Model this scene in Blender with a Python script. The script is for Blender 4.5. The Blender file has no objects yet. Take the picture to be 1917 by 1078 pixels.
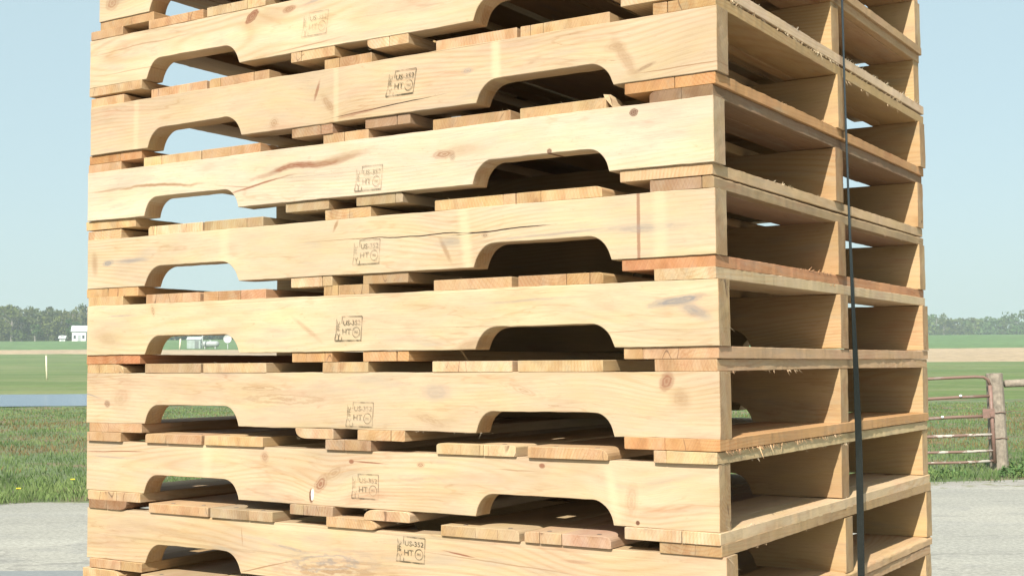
import bpy, bmesh, math, random
import numpy as np
from mathutils import Vector, Matrix, noise as mnoise

R = math.radians
scene = bpy.context.scene
COL = scene.collection
random.seed(7)

# ------------------------------------------------------------------ helpers
def tag(o, label=None, cat=None, group=None, kind=None):
    if label: o['label'] = label
    if cat: o['category'] = cat
    if group: o['group'] = group
    if kind: o['kind'] = kind
    return o

def link(name, me, parent=None, mat=None, loc=None, rot=None):
    o = bpy.data.objects.new(name, me)
    COL.objects.link(o)
    if parent: o.parent = parent
    if loc is not None: o.location = loc
    if rot is not None: o.rotation_euler = rot
    if mat is not None and me is not None and len(me.materials) == 0:
        for m in (mat if isinstance(mat, (list, tuple)) else [mat]): me.materials.append(m)
    return o

def bm_obj(name, bm, mat=None, parent=None, loc=None, rot=None, smooth=False):
    bmesh.ops.recalc_face_normals(bm, faces=bm.faces)
    me = bpy.data.meshes.new(name)
    bm.to_mesh(me); bm.free()
    if smooth: me.polygons.foreach_set('use_smooth', [True] * len(me.polygons))
    return link(name, me, parent, mat, loc, rot)

def raw_obj(name, verts, faces, mat=None, parent=None, loc=None, smooth=False, midx=None, tint=None):
    me = bpy.data.meshes.new(name)
    me.from_pydata([tuple(v) for v in verts], [], [tuple(f) for f in faces])
    o = link(name, me, parent, mat, loc)
    if midx is not None: me.polygons.foreach_set('material_index', midx)
    if tint is not None:
        a = me.color_attributes.new('tint', 'FLOAT_COLOR', 'POINT')
        a.data.foreach_set('color', np.asarray(tint, dtype=np.float32).ravel())
    if smooth: me.polygons.foreach_set('use_smooth', [True] * len(me.polygons))
    me.update()
    return o

def empty(name, loc, rot=(0, 0, 0)):
    o = bpy.data.objects.new(name, None)
    COL.objects.link(o); o.location = loc; o.rotation_euler = rot
    o.empty_display_size = 0.1
    return o

def add_box(bm, c, s, M=None):
    vs = []
    for dx in (-.5, .5):
        for dy in (-.5, .5):
            for dz in (-.5, .5):
                v = Vector((c[0] + dx * s[0], c[1] + dy * s[1], c[2] + dz * s[2]))
                if M: v = M @ v
                vs.append(bm.verts.new(v))
    for f in ((0, 1, 3, 2), (4, 6, 7, 5), (0, 4, 5, 1), (2, 3, 7, 6), (0, 2, 6, 4), (1, 5, 7, 3)):
        bm.faces.new([vs[i] for i in f])

def add_tube(bm, pts, rad, seg=10, cap=True):
    """swept tube through pts; rad a number or a list"""
    pts = [Vector(p) for p in pts]
    rings = []
    for i, p in enumerate(pts):
        a = pts[max(i - 1, 0)]; b = pts[min(i + 1, len(pts) - 1)]
        t = (b - a).normalized()
        up = Vector((0, 0, 1)) if abs(t.z) < .9 else Vector((1, 0, 0))
        n = t.cross(up).normalized(); m = n.cross(t)
        r = rad[i] if isinstance(rad, (list, tuple)) else rad
        rings.append([bm.verts.new(p + (n * math.cos(k * 2 * math.pi / seg) + m * math.sin(k * 2 * math.pi / seg)) * r) for k in range(seg)])
    for a, b in zip(rings[:-1], rings[1:]):
        for k in range(seg):
            bm.faces.new((a[k], a[(k + 1) % seg], b[(k + 1) % seg], b[k]))
    if cap:
        bm.faces.new(rings[0]); bm.faces.new(rings[-1][::-1])

# ------------------------------------------------------------------ node helper
class N:
    def __init__(s, tree): s.t = tree; s.n = tree.nodes; s.l = tree.links
    def put(s, sock, v):
        if hasattr(v, 'is_linked') or hasattr(v, 'links'): s.l.new(v, sock)
        elif v is not None: sock.default_value = v
    def node(s, typ, **kw):
        n = s.n.new(typ)
        for k, v in kw.items(): setattr(n, k, v)
        return n
    def math(s, op, a, b=None, c=None, clamp=False):
        n = s.node('ShaderNodeMath', operation=op, use_clamp=clamp)
        s.put(n.inputs[0], a)
        if b is not None: s.put(n.inputs[1], b)
        if c is not None: s.put(n.inputs[2], c)
        return n.outputs[0]
    def vmath(s, op, a, b=None):
        n = s.node('ShaderNodeVectorMath', operation=op)
        s.put(n.inputs[0], a)
        if b is not None:
            if op == 'SCALE': s.put(n.inputs['Scale'], b)
            else: s.put(n.inputs[1], b)
        return n.outputs[1] if op in ('LENGTH', 'DOT_PRODUCT', 'DISTANCE') else n.outputs[0]
    def sep(s, v):
        n = s.node('ShaderNodeSeparateXYZ'); s.put(n.inputs[0], v); return n.outputs
    def comb(s, x=0., y=0., z=0.):
        n = s.node('ShaderNodeCombineXYZ')
        for i, v in enumerate((x, y, z)): s.put(n.inputs[i], v)
        return n.outputs[0]
    def noise(s, vec, scale, detail=2., rough=.5, dist=0.):
        n = s.node('ShaderNodeTexNoise')
        s.put(n.inputs['Vector'], vec); n.inputs['Scale'].default_value = scale
        n.inputs['Detail'].default_value = detail; n.inputs['Roughness'].default_value = rough
        n.inputs['Distortion'].default_value = dist
        return n.outputs[0]
    def vor(s, vec, scale, feature='F1'):
        n = s.node('ShaderNodeTexVoronoi', feature=feature)
        s.put(n.inputs['Vector'], vec); n.inputs['Scale'].default_value = scale
        return n
    def ss(s, x, a, b):
        n = s.node('ShaderNodeMapRange', interpolation_type='SMOOTHSTEP')
        s.put(n.inputs[0], x); s.put(n.inputs[1], a); s.put(n.inputs[2], b)
        n.inputs[3].default_value = 0.; n.inputs[4].default_value = 1.
        return n.outputs[0]
    def lin(s, x, a, b, c, d):
        n = s.node('ShaderNodeMapRange')
        s.put(n.inputs[0], x)
        for i, v in enumerate((a, b, c, d)): s.put(n.inputs[i + 1], v)
        return n.outputs[0]
    def mix(s, f, a, b, mode='MIX'):
        n = s.node('ShaderNodeMix', data_type='RGBA', blend_type=mode)
        s.put(n.inputs[0], f); s.put(n.inputs[6], a); s.put(n.inputs[7], b)
        return n.outputs[2]

def new_mat(name):
    m = bpy.data.materials.new(name); m.use_nodes = True
    t = m.node_tree; t.nodes.clear()
    g = N(t)
    out = g.node('ShaderNodeOutputMaterial'); b = g.node('ShaderNodeBsdfPrincipled')
    t.links.new(b.outputs[0], out.inputs[0])
    return m, g, b

def c4(c): return (c[0], c[1], c[2], 1.)

def simple(name, col, rough=.6, metal=0., nscale=0., amt=.2, bump=0., spec=.4):
    m, g, b = new_mat(name)
    if nscale:
        tc = g.node('ShaderNodeTexCoord').outputs['Object']
        n = g.noise(tc, nscale, 5., .6)
        f = g.lin(n, .3, .7, 1 - amt, 1 + amt)
        col_ = g.mix(1., c4(col), g.comb(f, f, f), 'MULTIPLY')
        g.put(b.inputs['Base Color'], col_)
        if bump:
            bn = g.node('ShaderNodeBump'); bn.inputs['Strength'].default_value = bump
            bn.inputs['Distance'].default_value = .01
            g.put(bn.inputs['Height'], n); g.put(b.inputs['Normal'], bn.outputs[0])
    else: b.inputs['Base Color'].default_value = c4(col)
    b.inputs['Roughness'].default_value = rough; b.inputs['Metallic'].default_value = metal
    b.inputs['Specular IOR Level'].default_value = spec
    return m

# ------------------------------------------------------------------ wood node group (grain runs along local X)
def make_wood_group():
    t = bpy.data.node_groups.new('Sawn wood', 'ShaderNodeTree')
    t.interface.new_socket('Vector', in_out='INPUT', socket_type='NodeSocketVector')
    t.interface.new_socket('Tint', in_out='INPUT', socket_type='NodeSocketColor')
    t.interface.new_socket('Face', in_out='INPUT', socket_type='NodeSocketColor')
    t.interface.new_socket('Knots', in_out='INPUT', socket_type='NodeSocketFloat')
    t.interface.new_socket('Color', in_out='OUTPUT', socket_type='NodeSocketColor')
    t.interface.new_socket('Height', in_out='OUTPUT', socket_type='NodeSocketFloat')
    g = N(t)
    gi = g.node('NodeGroupInput'); go = g.node('NodeGroupOutput')
    P = gi.outputs['Vector']
    oi = g.node('ShaderNodeObjectInfo'); rnd = oi.outputs['Random']
    seed = g.comb(g.math('MULTIPLY', rnd, 37.), g.math('MULTIPLY', rnd, 91.), g.math('MULTIPLY', rnd, 53.))
    x, y, z = g.sep(P)
    # pith line wobble
    Pl = g.vmath('ADD', g.vmath('MULTIPLY', P, (1.3, 3., 3.)), seed)
    n1 = g.node('ShaderNodeTexNoise'); g.put(n1.inputs['Vector'], Pl); n1.inputs['Scale'].default_value = 1.; n1.inputs['Detail'].default_value = 2.
    wob = g.vmath('SCALE', g.vmath('SUBTRACT', n1.outputs[1], (.5, .5, .5)), .10)
    wx, wy, wz = g.sep(wob)
    r2 = g.math('FRACT', g.math('MULTIPLY', rnd, 7.13)); r3 = g.math('FRACT', g.math('MULTIPLY', rnd, 23.7))
    qy = g.math('ADD', g.math('ADD', y, g.lin(r2, 0, 1, -.10, .10)), wy)
    qz = g.math('ADD', g.math('ADD', z, g.lin(r3, 0, 1, -.12, .05)), wz)
    rad = g.math('SQRT', g.math('ADD', g.math('MULTIPLY', qy, qy), g.math('MULTIPLY', qz, qz)))
    fine = g.noise(g.vmath('ADD', g.vmath('MULTIPLY', P, (14., 60., 60.)), seed), 1., 3.)
    ph = g.math('ADD', g.math('MULTIPLY', rad, 2 * math.pi / .0052), g.math('MULTIPLY', fine, 2.2))
    ring = g.math('MULTIPLY', g.math('ADD', g.math('SINE', ph), 1.), .5)
    ring = g.math('POWER', ring, 2.2)
    ringamp = g.noise(g.vmath('ADD', g.vmath('MULTIPLY', P, (2.5, 9., 9.)), seed), 1., 2.)
    ring = g.math('MULTIPLY', ring, g.ss(ringamp, .35, .70))
    # fibres
    fib = g.noise(g.vmath('ADD', g.vmath('MULTIPLY', P, (26., 900., 900.)), seed), 1., 3., .65)
    pores = g.ss(g.noise(g.vmath('ADD', g.vmath('MULTIPLY', P, (70., 1100., 1100.)), seed), 1., 1.), .66, .78)
    # blotches
    bl = g.noise(g.vmath('ADD', g.vmath('MULTIPLY', P, (5., 18., 18.)), seed), 1., 3., .55)
    bl2 = g.noise(g.vmath('ADD', g.vmath('MULTIPLY', P, (9., 30., 30.)), g.vmath('ADD', seed, (9., 4., 2.))), 1., 4., .6)
    col = gi.outputs['Tint']
    col = g.mix(g.math('MULTIPLY', ring, .42), col, g.mix(1., col, (.80, .60, .42, 1), 'MULTIPLY'))
    f = g.lin(bl, .25, .75, .84, 1.12)
    col = g.mix(1., col, g.comb(f, f, g.math('MULTIPLY', f, g.lin(bl2, .3, .7, .90, 1.08))), 'MULTIPLY')
    col = g.mix(g.math('MULTIPLY', g.ss(bl2, .56, .74), .45), col, g.mix(1., col, (.94, .74, .60, 1), 'MULTIPLY'))
    fl = g.ss(g.noise(g.vmath('ADD', g.vmath('MULTIPLY', P, (45., 150., 150.)), seed), 1., 4., .7), .62, .74)
    col = g.mix(g.math('MULTIPLY', fl, .38), col, g.mix(1., col, (.66, .50, .38, 1), 'MULTIPLY'))
    f2 = g.lin(fib, .25, .75, .89, 1.08)
    col = g.mix(1., col, g.comb(f2, f2, f2), 'MULTIPLY')
    col = g.mix(g.math('MULTIPLY', pores, .25), col, (.15, .09, .045, 1))
    # faint grey weathering
    gr = g.noise(g.vmath('ADD', g.vmath('MULTIPLY', P, (7., 45., 45.)), g.vmath('ADD', seed, (31., 17., 5.))), 1., 4., .6)
    col = g.mix(g.math('MULTIPLY', g.ss(gr, .54, .74), .42), col, (.25, .22, .175, 1))
    dirt = g.noise(g.vmath('ADD', g.vmath('MULTIPLY', P, (3.2, 16., 16.)), g.vmath('ADD', seed, (11., 27., 8.))), 1., 5., .68)
    col = g.mix(g.math('MULTIPLY', g.ss(dirt, .52, .70), .34), col, g.mix(1., col, (.74, .64, .56, 1), 'MULTIPLY'))
    wl = g.noise(g.vmath('ADD', g.vmath('MULTIPLY', P, (4.5, 34., 34.)), g.vmath('ADD', seed, (2., 19., 6.))), 1., 3., .55)
    wl = g.math('SUBTRACT', 1., g.ss(g.math('ABSOLUTE', g.math('SUBTRACT', wl, .5)), .004, .022))
    wm = g.ss(dirt, .46, .62)
    col = g.mix(g.math('MULTIPLY', g.math('MULTIPLY', wl, wm), .28), col, g.mix(1., col, (.70, .50, .36, 1), 'MULTIPLY'))
    # small random knots, stretched cells
    vk = g.vor(g.vmath('ADD', g.vmath('MULTIPLY', P, (3.6, 13., 13.)), seed), 1.)
    kd = g.math('ADD', vk.outputs['Distance'], g.math('MULTIPLY', g.math('SUBTRACT', bl2, .5), .16))
    kr = g.sep(vk.outputs['Color'])[0]
    gate = g.math('MULTIPLY', g.ss(kr, .62, .66), gi.outputs['Knots'])
    knot = g.math('MULTIPLY', g.math('SUBTRACT', 1., g.ss(kd, .07, .13)), gate)
    halo = g.math('MULTIPLY', g.math('SUBTRACT', 1., g.ss(kd, .10, .34)), gate)
    col = g.mix(g.math('MULTIPLY', halo, .28), col, g.mix(1., col, (.86, .60, .40, 1), 'MULTIPLY'))
    col = g.mix(g.math('MULTIPLY', knot, .7), col, (.15, .07, .035, 1))
    # end grain
    nn = g.node('ShaderNodeTexCoord').outputs['Normal']
    nx = g.math('ABSOLUTE', g.sep(nn)[0])
    endf = g.ss(nx, .6, .8)
    ea = g.noise(g.vmath('ADD', g.vmath('MULTIPLY', P, (3., 48., 20.)), seed), 1., 2., .5)
    eb = g.noise(g.vmath('ADD', g.vmath('MULTIPLY', P, (3., 24., 14.)), g.vmath('ADD', seed, (3., 8., 1.))), 1., 1., .5)
    sx = g.noise(g.vmath('MULTIPLY', g.comb(0., g.math('ADD', y, g.math('MULTIPLY', z, .5)), 0.), (1., 420., 1.)), 1., 2., .6)
    ecol = g.mix(g.ss(ea, .38, .62), g.mix(1., col, (1.03, .97, .88, 1), 'MULTIPLY'), g.mix(1., col, (.95, .82, .68, 1), 'MULTIPLY'))
    ecol = g.mix(g.math('MULTIPLY', g.ss(eb, .55, .62), .5), ecol, g.mix(1., ecol, (.74, .68, .62, 1), 'MULTIPLY'))
    dk = g.noise(g.vmath('ADD', g.vmath('MULTIPLY', P, (2., 26., 9.)), g.vmath('ADD', seed, (5., 1., 7.))), 1., 1., .4)
    dk = g.math('SUBTRACT', 1., g.ss(g.math('ABSOLUTE', g.math('SUBTRACT', dk, .5)), .002, .008))
    dkm = g.ss(g.noise(g.vmath('ADD', g.vmath('MULTIPLY', P, (2., 22., 5.)), g.vmath('ADD', seed, (1., 13., 3.))), 1., 2., .5), .56, .62)
    ecol = g.mix(g.math('MULTIPLY', g.math('MULTIPLY', dk, dkm), .75), ecol, (.10, .055, .032, 1))
    fs = g.lin(sx, .3, .7, .88, 1.08)
    ecol = g.mix(1., ecol, g.comb(fs, fs, fs), 'MULTIPLY')
    col = g.mix(1., col, gi.outputs['Face'], 'MULTIPLY')
    col = g.mix(endf, col, ecol)
    va = g.node('ShaderNodeAttribute', attribute_name='tone').outputs['Color']
    col = g.mix(1., col, va, 'MULTIPLY')
    g.put(go.inputs['Color'], col)
    h = g.math('ADD', g.math('MULTIPLY', fib, .6), g.math('MULTIPLY', fine, .5))
    saw = g.noise(g.vmath('MULTIPLY', g.comb(g.math('ADD', x, g.math('MULTIPLY', z, .35)), 0., 0.), (230., 1., 1.)), 1., 2., .6)
    h = g.math('ADD', h, g.math('MULTIPLY', saw, .35))
    h = g.math('SUBTRACT', h, g.math('MULTIPLY', knot, .4))
    g.put(go.inputs['Height'], h)
    return t
WOOD = make_wood_group()

def make_feature_group():
    """one knot / streak / stain with its own outline at (X0,Z0) on the face of a stringer"""
    t = bpy.data.node_groups.new('Wood mark', 'ShaderNodeTree')
    for nm, ty in (('Vector', 'Vector'), ('Base', 'Color'), ('X0', 'Float'), ('Z0', 'Float'), ('RX', 'Float'), ('RZ', 'Float'),
                   ('Angle', 'Float'), ('Wobble', 'Float'), ('Mark', 'Color'), ('Strength', 'Float'), ('Soft', 'Float'), ('Rings', 'Float')):
        t.interface.new_socket(nm, in_out='INPUT', socket_type='NodeSocket' + ty)
    t.interface.new_socket('Color', in_out='OUTPUT', socket_type='NodeSocketColor')
    g = N(t); I = g.node('NodeGroupInput').outputs; go = g.node('NodeGroupOutput')
    P = I['Vector']; x, y, z = g.sep(P)
    seed = g.comb(g.math('MULTIPLY', I['X0'], 71.), g.math('MULTIPLY', I['Z0'], 310.), 0.)
    nz = g.noise(g.vmath('ADD', g.comb(g.math('MULTIPLY', x, 11.), 0., 0.), seed), 1., 3.)
    nf = g.noise(g.vmath('ADD', g.vmath('MULTIPLY', P, (60., 160., 160.)), seed), 1., 3., .6)
    dx = g.math('SUBTRACT', x, I['X0'])
    dz = g.math('ADD', g.math('SUBTRACT', z, I['Z0']), g.math('MULTIPLY', g.math('SUBTRACT', nz, .5), I['Wobble']))
    ca = g.math('COSINE', I['Angle']); sa = g.math('SINE', I['Angle'])
    u = g.math('DIVIDE', g.math('ADD', g.math('MULTIPLY', dx, ca), g.math('MULTIPLY', dz, sa)), I['RX'])
    v = g.math('DIVIDE', g.math('SUBTRACT', g.math('MULTIPLY', dz, ca), g.math('MULTIPLY', dx, sa)), I['RZ'])
    d = g.math('SQRT', g.math('ADD', g.math('MULTIPLY', u, u), g.math('MULTIPLY', v, v)))
    d = g.math('ADD', d, g.math('MULTIPLY', g.math('SUBTRACT', nf, .5), .55))
    m = g.math('SUBTRACT', 1., g.ss(d, g.math('SUBTRACT', 1., I['Soft']), 1.02))
    rg = g.math('ADD', 1., g.math('MULTIPLY', I['Rings'], g.math('SUBTRACT', g.math('SINE', g.math('MULTIPLY', d, 19.)), .6)))
    m = g.math('MULTIPLY', g.math('MULTIPLY', m, rg), I['Strength'], clamp=True)
    g.put(go.inputs['Color'], g.mix(m, I['Base'], I['Mark']))
    return t
MARK = make_feature_group()

def wood_mat(name, feats=(), tint=None, warp=()):
    m, g, b = new_mat(name)
    tc = g.node('ShaderNodeTexCoord').outputs['Object']
    P = tc
    for (x0, z0, rx, rz, a) in warp:      # grain flows round big knots
        x, y, z = g.sep(P)
        dx = g.math('DIVIDE', g.math('SUBTRACT', x, x0), rx); dz = g.math('DIVIDE', g.math('SUBTRACT', z, z0), rz)
        e = g.math('EXPONENT', g.math('MULTIPLY', g.math('ADD', g.math('MULTIPLY', dx, dx), g.math('MULTIPLY', dz, dz)), -1.))
        P = g.comb(x, y, g.math('ADD', z, g.math('MULTIPLY', e, a)))
    w = g.node('ShaderNodeGroup'); w.node_tree = WOOD
    g.put(w.inputs['Vector'], P)
    w.inputs['Face'].default_value = (1, 1, 1, 1) if feats else ((1.24, 1.17, 1.06, 1) if 'deck' in name else (1.04, .96, .80, 1))
    w.inputs['Knots'].default_value = 0. if feats else .8
    if tint is None: g.put(w.inputs['Tint'], g.node('ShaderNodeObjectInfo').outputs['Color'])
    else: w.inputs['Tint'].default_value = c4(tint)
    col = w.outputs['Color']
    for f in feats:
        k = g.node('ShaderNodeGroup'); k.node_tree = MARK
        g.put(k.inputs['Vector'], tc); g.put(k.inputs['Base'], col)
        for nm, v in zip(('X0', 'Z0', 'RX', 'RZ', 'Angle', 'Wobble', 'Mark', 'Strength', 'Soft', 'Rings'), f):
            k.inputs[nm].default_value = c4(v) if nm == 'Mark' else (v * 1.3 if nm == 'Strength' else v)
        col = k.outputs[0]
    g.put(b.inputs['Base Color'], col)
    b.inputs['Roughness'].default_value = .78; b.inputs['Specular IOR Level'].default_value = .25
    bn = g.node('ShaderNodeBump'); bn.inputs['Strength'].default_value = .35; bn.inputs['Distance'].default_value = .0007
    g.put(bn.inputs['Height'], w.outputs['Height']); g.put(b.inputs['Normal'], bn.outputs[0])
    return m

# ------------------------------------------------------------------ pallet geometry
HH = .0874; TT = .0158; PZ = .12; GZ = 2.056      # stringer height, deck thickness, stacking pitch
XC = -.61; YC = .5; YL = 1.0258; SW = .038

def finish_wood(name, bm, parent, mat, loc, rot=None, color=None):
    o = bm_obj(name, bm, mat, parent, loc, rot)
    if color: o.color = c4(color)
    me = o.data
    return o

def tone_layer(bm):
    return bm.verts.layers.float_color.get('tone') or bm.verts.layers.float_color.new('tone')

def sliver(bm, p, d, w, bend, tl, tone=(1.25, 1.4, 1.6, 1)):
    """thin curved splinter of torn fibre"""
    p = Vector(p); d = Vector(d); bend = Vector(bend)
    side = d.cross(Vector((.3, .2, 1.))).normalized() * w; s2 = d.cross(side).normalized() * w * .6
    prev = None
    for k in range(4):
        t = k / 3.; c = p + d * t + bend * t * t; q = 1 - t * .92
        ring = [bm.verts.new(c + side * q), bm.verts.new(c - side * q * .5 + s2 * q), bm.verts.new(c - side * q * .5 - s2 * q)]
        for v in ring: v[tl] = tone
        if prev:
            for i in range(3): bm.faces.new((prev[i], prev[(i + 1) % 3], ring[(i + 1) % 3], ring[i]))
        prev = ring
    bm.faces.new(prev)

def plank(w, t, l, rng, wane=None, splits=(), fray=(), bow=0., dtone=None, rough=1.):
    """deck board: x 0..l along the grain, y 0..w, z 0..t. wane: dict corner->size (corners 0 y0z0,1 y1z0,2 y1z1,3 y0z1)"""
    bm = bmesh.new(); tl = bm.verts.layers.float_color.new('tone')
    wane = wane or {}
    edges = [0.] + sorted(splits) + [1.]
    seed = rng.random() * 100
    for pi in range(len(edges) - 1):
        ya = w * edges[pi] + (.0005 if pi else 0); yb = w * edges[pi + 1] - (.0005 if pi < len(edges) - 2 else 0)
        k = rng.uniform(.90, 1.08); tone = (k, k * rng.uniform(.95, 1.01), k * rng.uniform(.88, 1.02), 1)
        if dtone: tone = tuple(a * b for a, b in zip(tone, dtone))
        sec = []
        for ci, (cy, cz, sy, sz) in enumerate(((ya, 0, 1, 1), (yb, 0, -1, 1), (yb, t, -1, -1), (ya, t, 1, -1))):
            r = wane.get(ci, .0007) if ((ci in (0, 3) and pi == 0) or (ci in (1, 2) and pi == len(edges) - 2)) else .0005
            n = 4 if r > .002 else 1
            pts = []
            ry = min(r * 1.6, (yb - ya) * .4); rz = min(r, t * .75)
            for q in range(n + 1):
                a = (q / n) * math.pi / 2
                if ci in (1, 3): a = math.pi / 2 - a
                # from vertical edge to horizontal edge
                pts.append((cy + sy * ry * (1 - math.cos(a)), cz + sz * rz * (1 - math.sin(a))))
            if ci in (0, 2): pts = pts
            sec += pts
        # order the loop by angle around the centre
        cyc = (ya + yb) / 2; czc = t / 2
        sec = sorted(set((round(a, 6), round(b, 6)) for a, b in sec), key=lambda q: math.atan2((q[1] - czc) / t, (q[0] - cyc) / (yb - ya)))
        nx = 36 if rough < 1.5 else 110; rings = []
        xs = [0.] + [.0008] + [l * (i + 1) / nx for i in range(nx - 1)] + [l - .0008, l]
        for i, X in enumerate(xs):
            end = i in (0, len(xs) - 1)
            bz = bow * math.sin(math.pi * X / l); by = .0012 * mnoise.noise((X * 1.5, seed, 0))
            ring = []
            for (a, b) in sec:
                e = .00055 * mnoise.noise((X * 55, a * 90 + seed, b * 200)) + .00035 * mnoise.noise((X * 14, a * 50, seed))
                if rough > 1.5: e = e * 1.3 + .0007 * max(0., mnoise.noise((X * 140, b * 160, seed + 4))) * (1 if mnoise.noise((X * 6, seed, 1)) > -.1 else .2)
                sc = .0008 if end else 0.
                sy = (1 if a > cyc else -1); sz = (1 if b > czc else -1)
                ed = .0008 * mnoise.noise((a * 120, b * 90, seed + i)) if end else 0
                v = bm.verts.new((X + ed, a + by + e * sy * 1.3 - sy * sc, b + bz + e * .5 * sz - sz * sc * .6))
                v[tl] = tone
                ring.append(v)
            rings.append(ring)
        n = len(sec)
        for a, b in zip(rings[:-1], rings[1:]):
            for q in range(n): bm.faces.new((a[q], a[(q + 1) % n], b[(q + 1) % n], b[q]))
        bm.faces.new(rings[0][::-1]); bm.faces.new(rings[-1])
    for (side, x0, x1, top, cnt, ln) in fray:      # torn fibres along one long edge; side 0 -> y=0, 1 -> y=w
        cl = [rng.uniform(x0, x1) for _ in range(max(3, cnt // 5))]
        for _ in range(int(cnt * 1.1)):
            X = min(max(rng.choice(cl) + rng.gauss(0, .018), x0), x1); s = -1 if side == 0 else 1
            L = 1.05 * ln * rng.uniform(.2, 1.) ** 1.8
            sliver(bm, (X, w * side - s * .0006, t if top else 0.), (rng.uniform(-.5, 1.) * L, s * L * rng.uniform(.05, .5), L * (rng.uniform(.2, .9) if top else rng.uniform(-1., -.2))),
                   rng.choice((.0003, .0005, .0014)), (rng.uniform(-.4, .4) * L, s * rng.uniform(-.1, .4) * L, rng.uniform(-.4, .3) * L), tl)
    return bm

def stringer(x0, x1, rng, notches, fray_end=0, fray_bot=()):
    """notched stringer, x relative to pallet centre, y 0..SW, z 0..HH"""
    pts = []
    def seg(a, b, step=.012):
        n = max(1, int(round(math.dist(a, b) / step)))
        for i in range(n): pts.append((a[0] + (b[0] - a[0]) * i / n, a[1] + (b[1] - a[1]) * i / n))
    cur = (x0, 0.)
    for (a, b, d) in notches:
        a += rng.uniform(-.0015, .0015); b += rng.uniform(-.0015, .0015); d += rng.uniform(-.0012, .0015)
        seg(cur, (a, 0.))
        r = d * rng.uniform(.82, 1.); fl = rng.uniform(.003, .008)      # foot flare, then a quarter round
        n = 9
        for i in range(n):
            th = i / n * math.pi / 2
            pts.append((a + fl * (i / n) ** .5 + (r) * (1 - math.cos(th)), d * math.sin(th)))
        e = b - fl - r
        seg((a + fl + r, d), (e, d))
        for i in range(n):
            th = math.pi / 2 * (1 - i / n)
            pts.append((b - fl * ((n - i) / n) ** .5 * 1. - r * (1 - math.cos(th)), d * math.sin(th)))
        cur = (b, 0.)
    seg(cur, (x1, 0.)); seg((x1, 0.), (x1, HH), .011); seg((x1, HH), (x0, HH)); seg((x0, HH), (x0, 0.), .011)
    sd = rng.random() * 50
    n = len(pts)
    P = [Vector((p[0], p[1])) for p in pts]
    nor = []
    for i in range(n):
        t = P[(i + 1) % n] - P[i - 1]; nor.append(Vector((t.y, -t.x)).normalized())   # outward for CCW
    bm = bmesh.new(); tl = bm.verts.layers.float_color.new('tone')
    rings = []
    for (y, inset) in ((0, .0008), (.0008, 0), (SW * .5, 0), (SW - .0008, 0), (SW, .0008)):
        ring = []
        for i, p in enumerate(P):
            wv = .0010 * mnoise.noise((p.x * 9, p.y * 9, sd)) + .0006 * mnoise.noise((p.x * 60, p.y * 60 + y * 40, sd))
            q = p + nor[i] * (wv - inset)
            yy = y + .0010 * mnoise.noise((p.x * 3, sd, 3.))
            v = bm.verts.new((q.x, yy, q.y)); v[tl] = (1, 1, 1, 1); ring.append(v)
        rings.append(ring)
    for a, b in zip(rings[:-1], rings[1:]):
        for q in range(n): bm.faces.new((a[q], a[(q + 1) % n], b[(q + 1) % n], b[q]))
    from mathutils.geometry import tessellate_polygon
    for ring in (rings[0], rings[-1]):
        for tri in tessellate_polygon([[Vector((v.co.x, v.co.z, 0)) for v in ring]]):
            if len(set(tri)) == 3: bm.faces.new([ring[q] for q in tri])
    for _ in range(fray_end):
        L = rng.uniform(.003, .012)
        sliver(bm, (x1 - .001, SW * rng.random(), HH * rng.choice((0., .02, .98, 1., rng.random()))), (L, rng.uniform(-.4, .4) * L, rng.uniform(-.8, .8) * L), .0004, (0, 0, -L * .5), tl)
    for (a, b, cnt) in fray_bot:
        for _ in range(cnt):
            L = rng.uniform(.002, .007)
            sliver(bm, (rng.uniform(a, b), .0005, rng.choice((0., HH))), (rng.uniform(-1, 1) * L, -L * .3, rng.uniform(-1, .5) * L), .0003, (0, 0, -L * .3), tl)
    return bm

def K(c, k=.50): return (c[0] * k, c[1] * k * .985, c[2] * k * 1.03)
CREAM = K((.80, .625, .385)); PINE = K((.78, .585, .335)); TAN = K((.66, .475, .275)); ORANGE = K((.68, .41, .205))
PINK = K((.54, .40, .265)); GREY = K((.60, .49, .335)); PALE = K((.85, .69, .46)); BROWN = K((.40, .26, .165))

# measured deck layouts (metres from the right front corner, on the front face)
UPPER = {  # boards under the stringers of the pallet above gap g
1: [(-1.1968, -1.0579), (-.734, -.6485), (-.586, -.4985), (-.1374, .002)],
2: [(-1.2218, -1.0858), (-.7363, -.6456), (-.58, -.5003), (-.1374, .0030)],
3: [(-1.2209, -1.0853), (-.7334, -.6485), (-.5841, -.4974), (-.1324, .0011)],
4: [(-1.2272, -1.0983), (-.7464, -.6558), (-.5998, -.5097), (-.1396, -.0039)],
5: [(-1.2219, -1.0883), (-.7344, -.6489), (-.5891, -.5019), (-.1386, -.0021)],
6: [(-1.2195, -1.0823), (-.7315, -.6486), (-.5869, -.5001), (-.1377, .0004)],
7: [(-1.2129, -1.0777), (-.7251, -.6472), (-.5973, -.5072), (-.1384, -.0002)],
8: [(-1.2147, -1.0799), (-.7369, -.649), (-.5857, -.4985), (-.1407, -.0022)],
9: [(-1.2081, -1.074), (-.735, -.649), (-.586, -.4985), (-.139, -.001)]}
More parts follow.
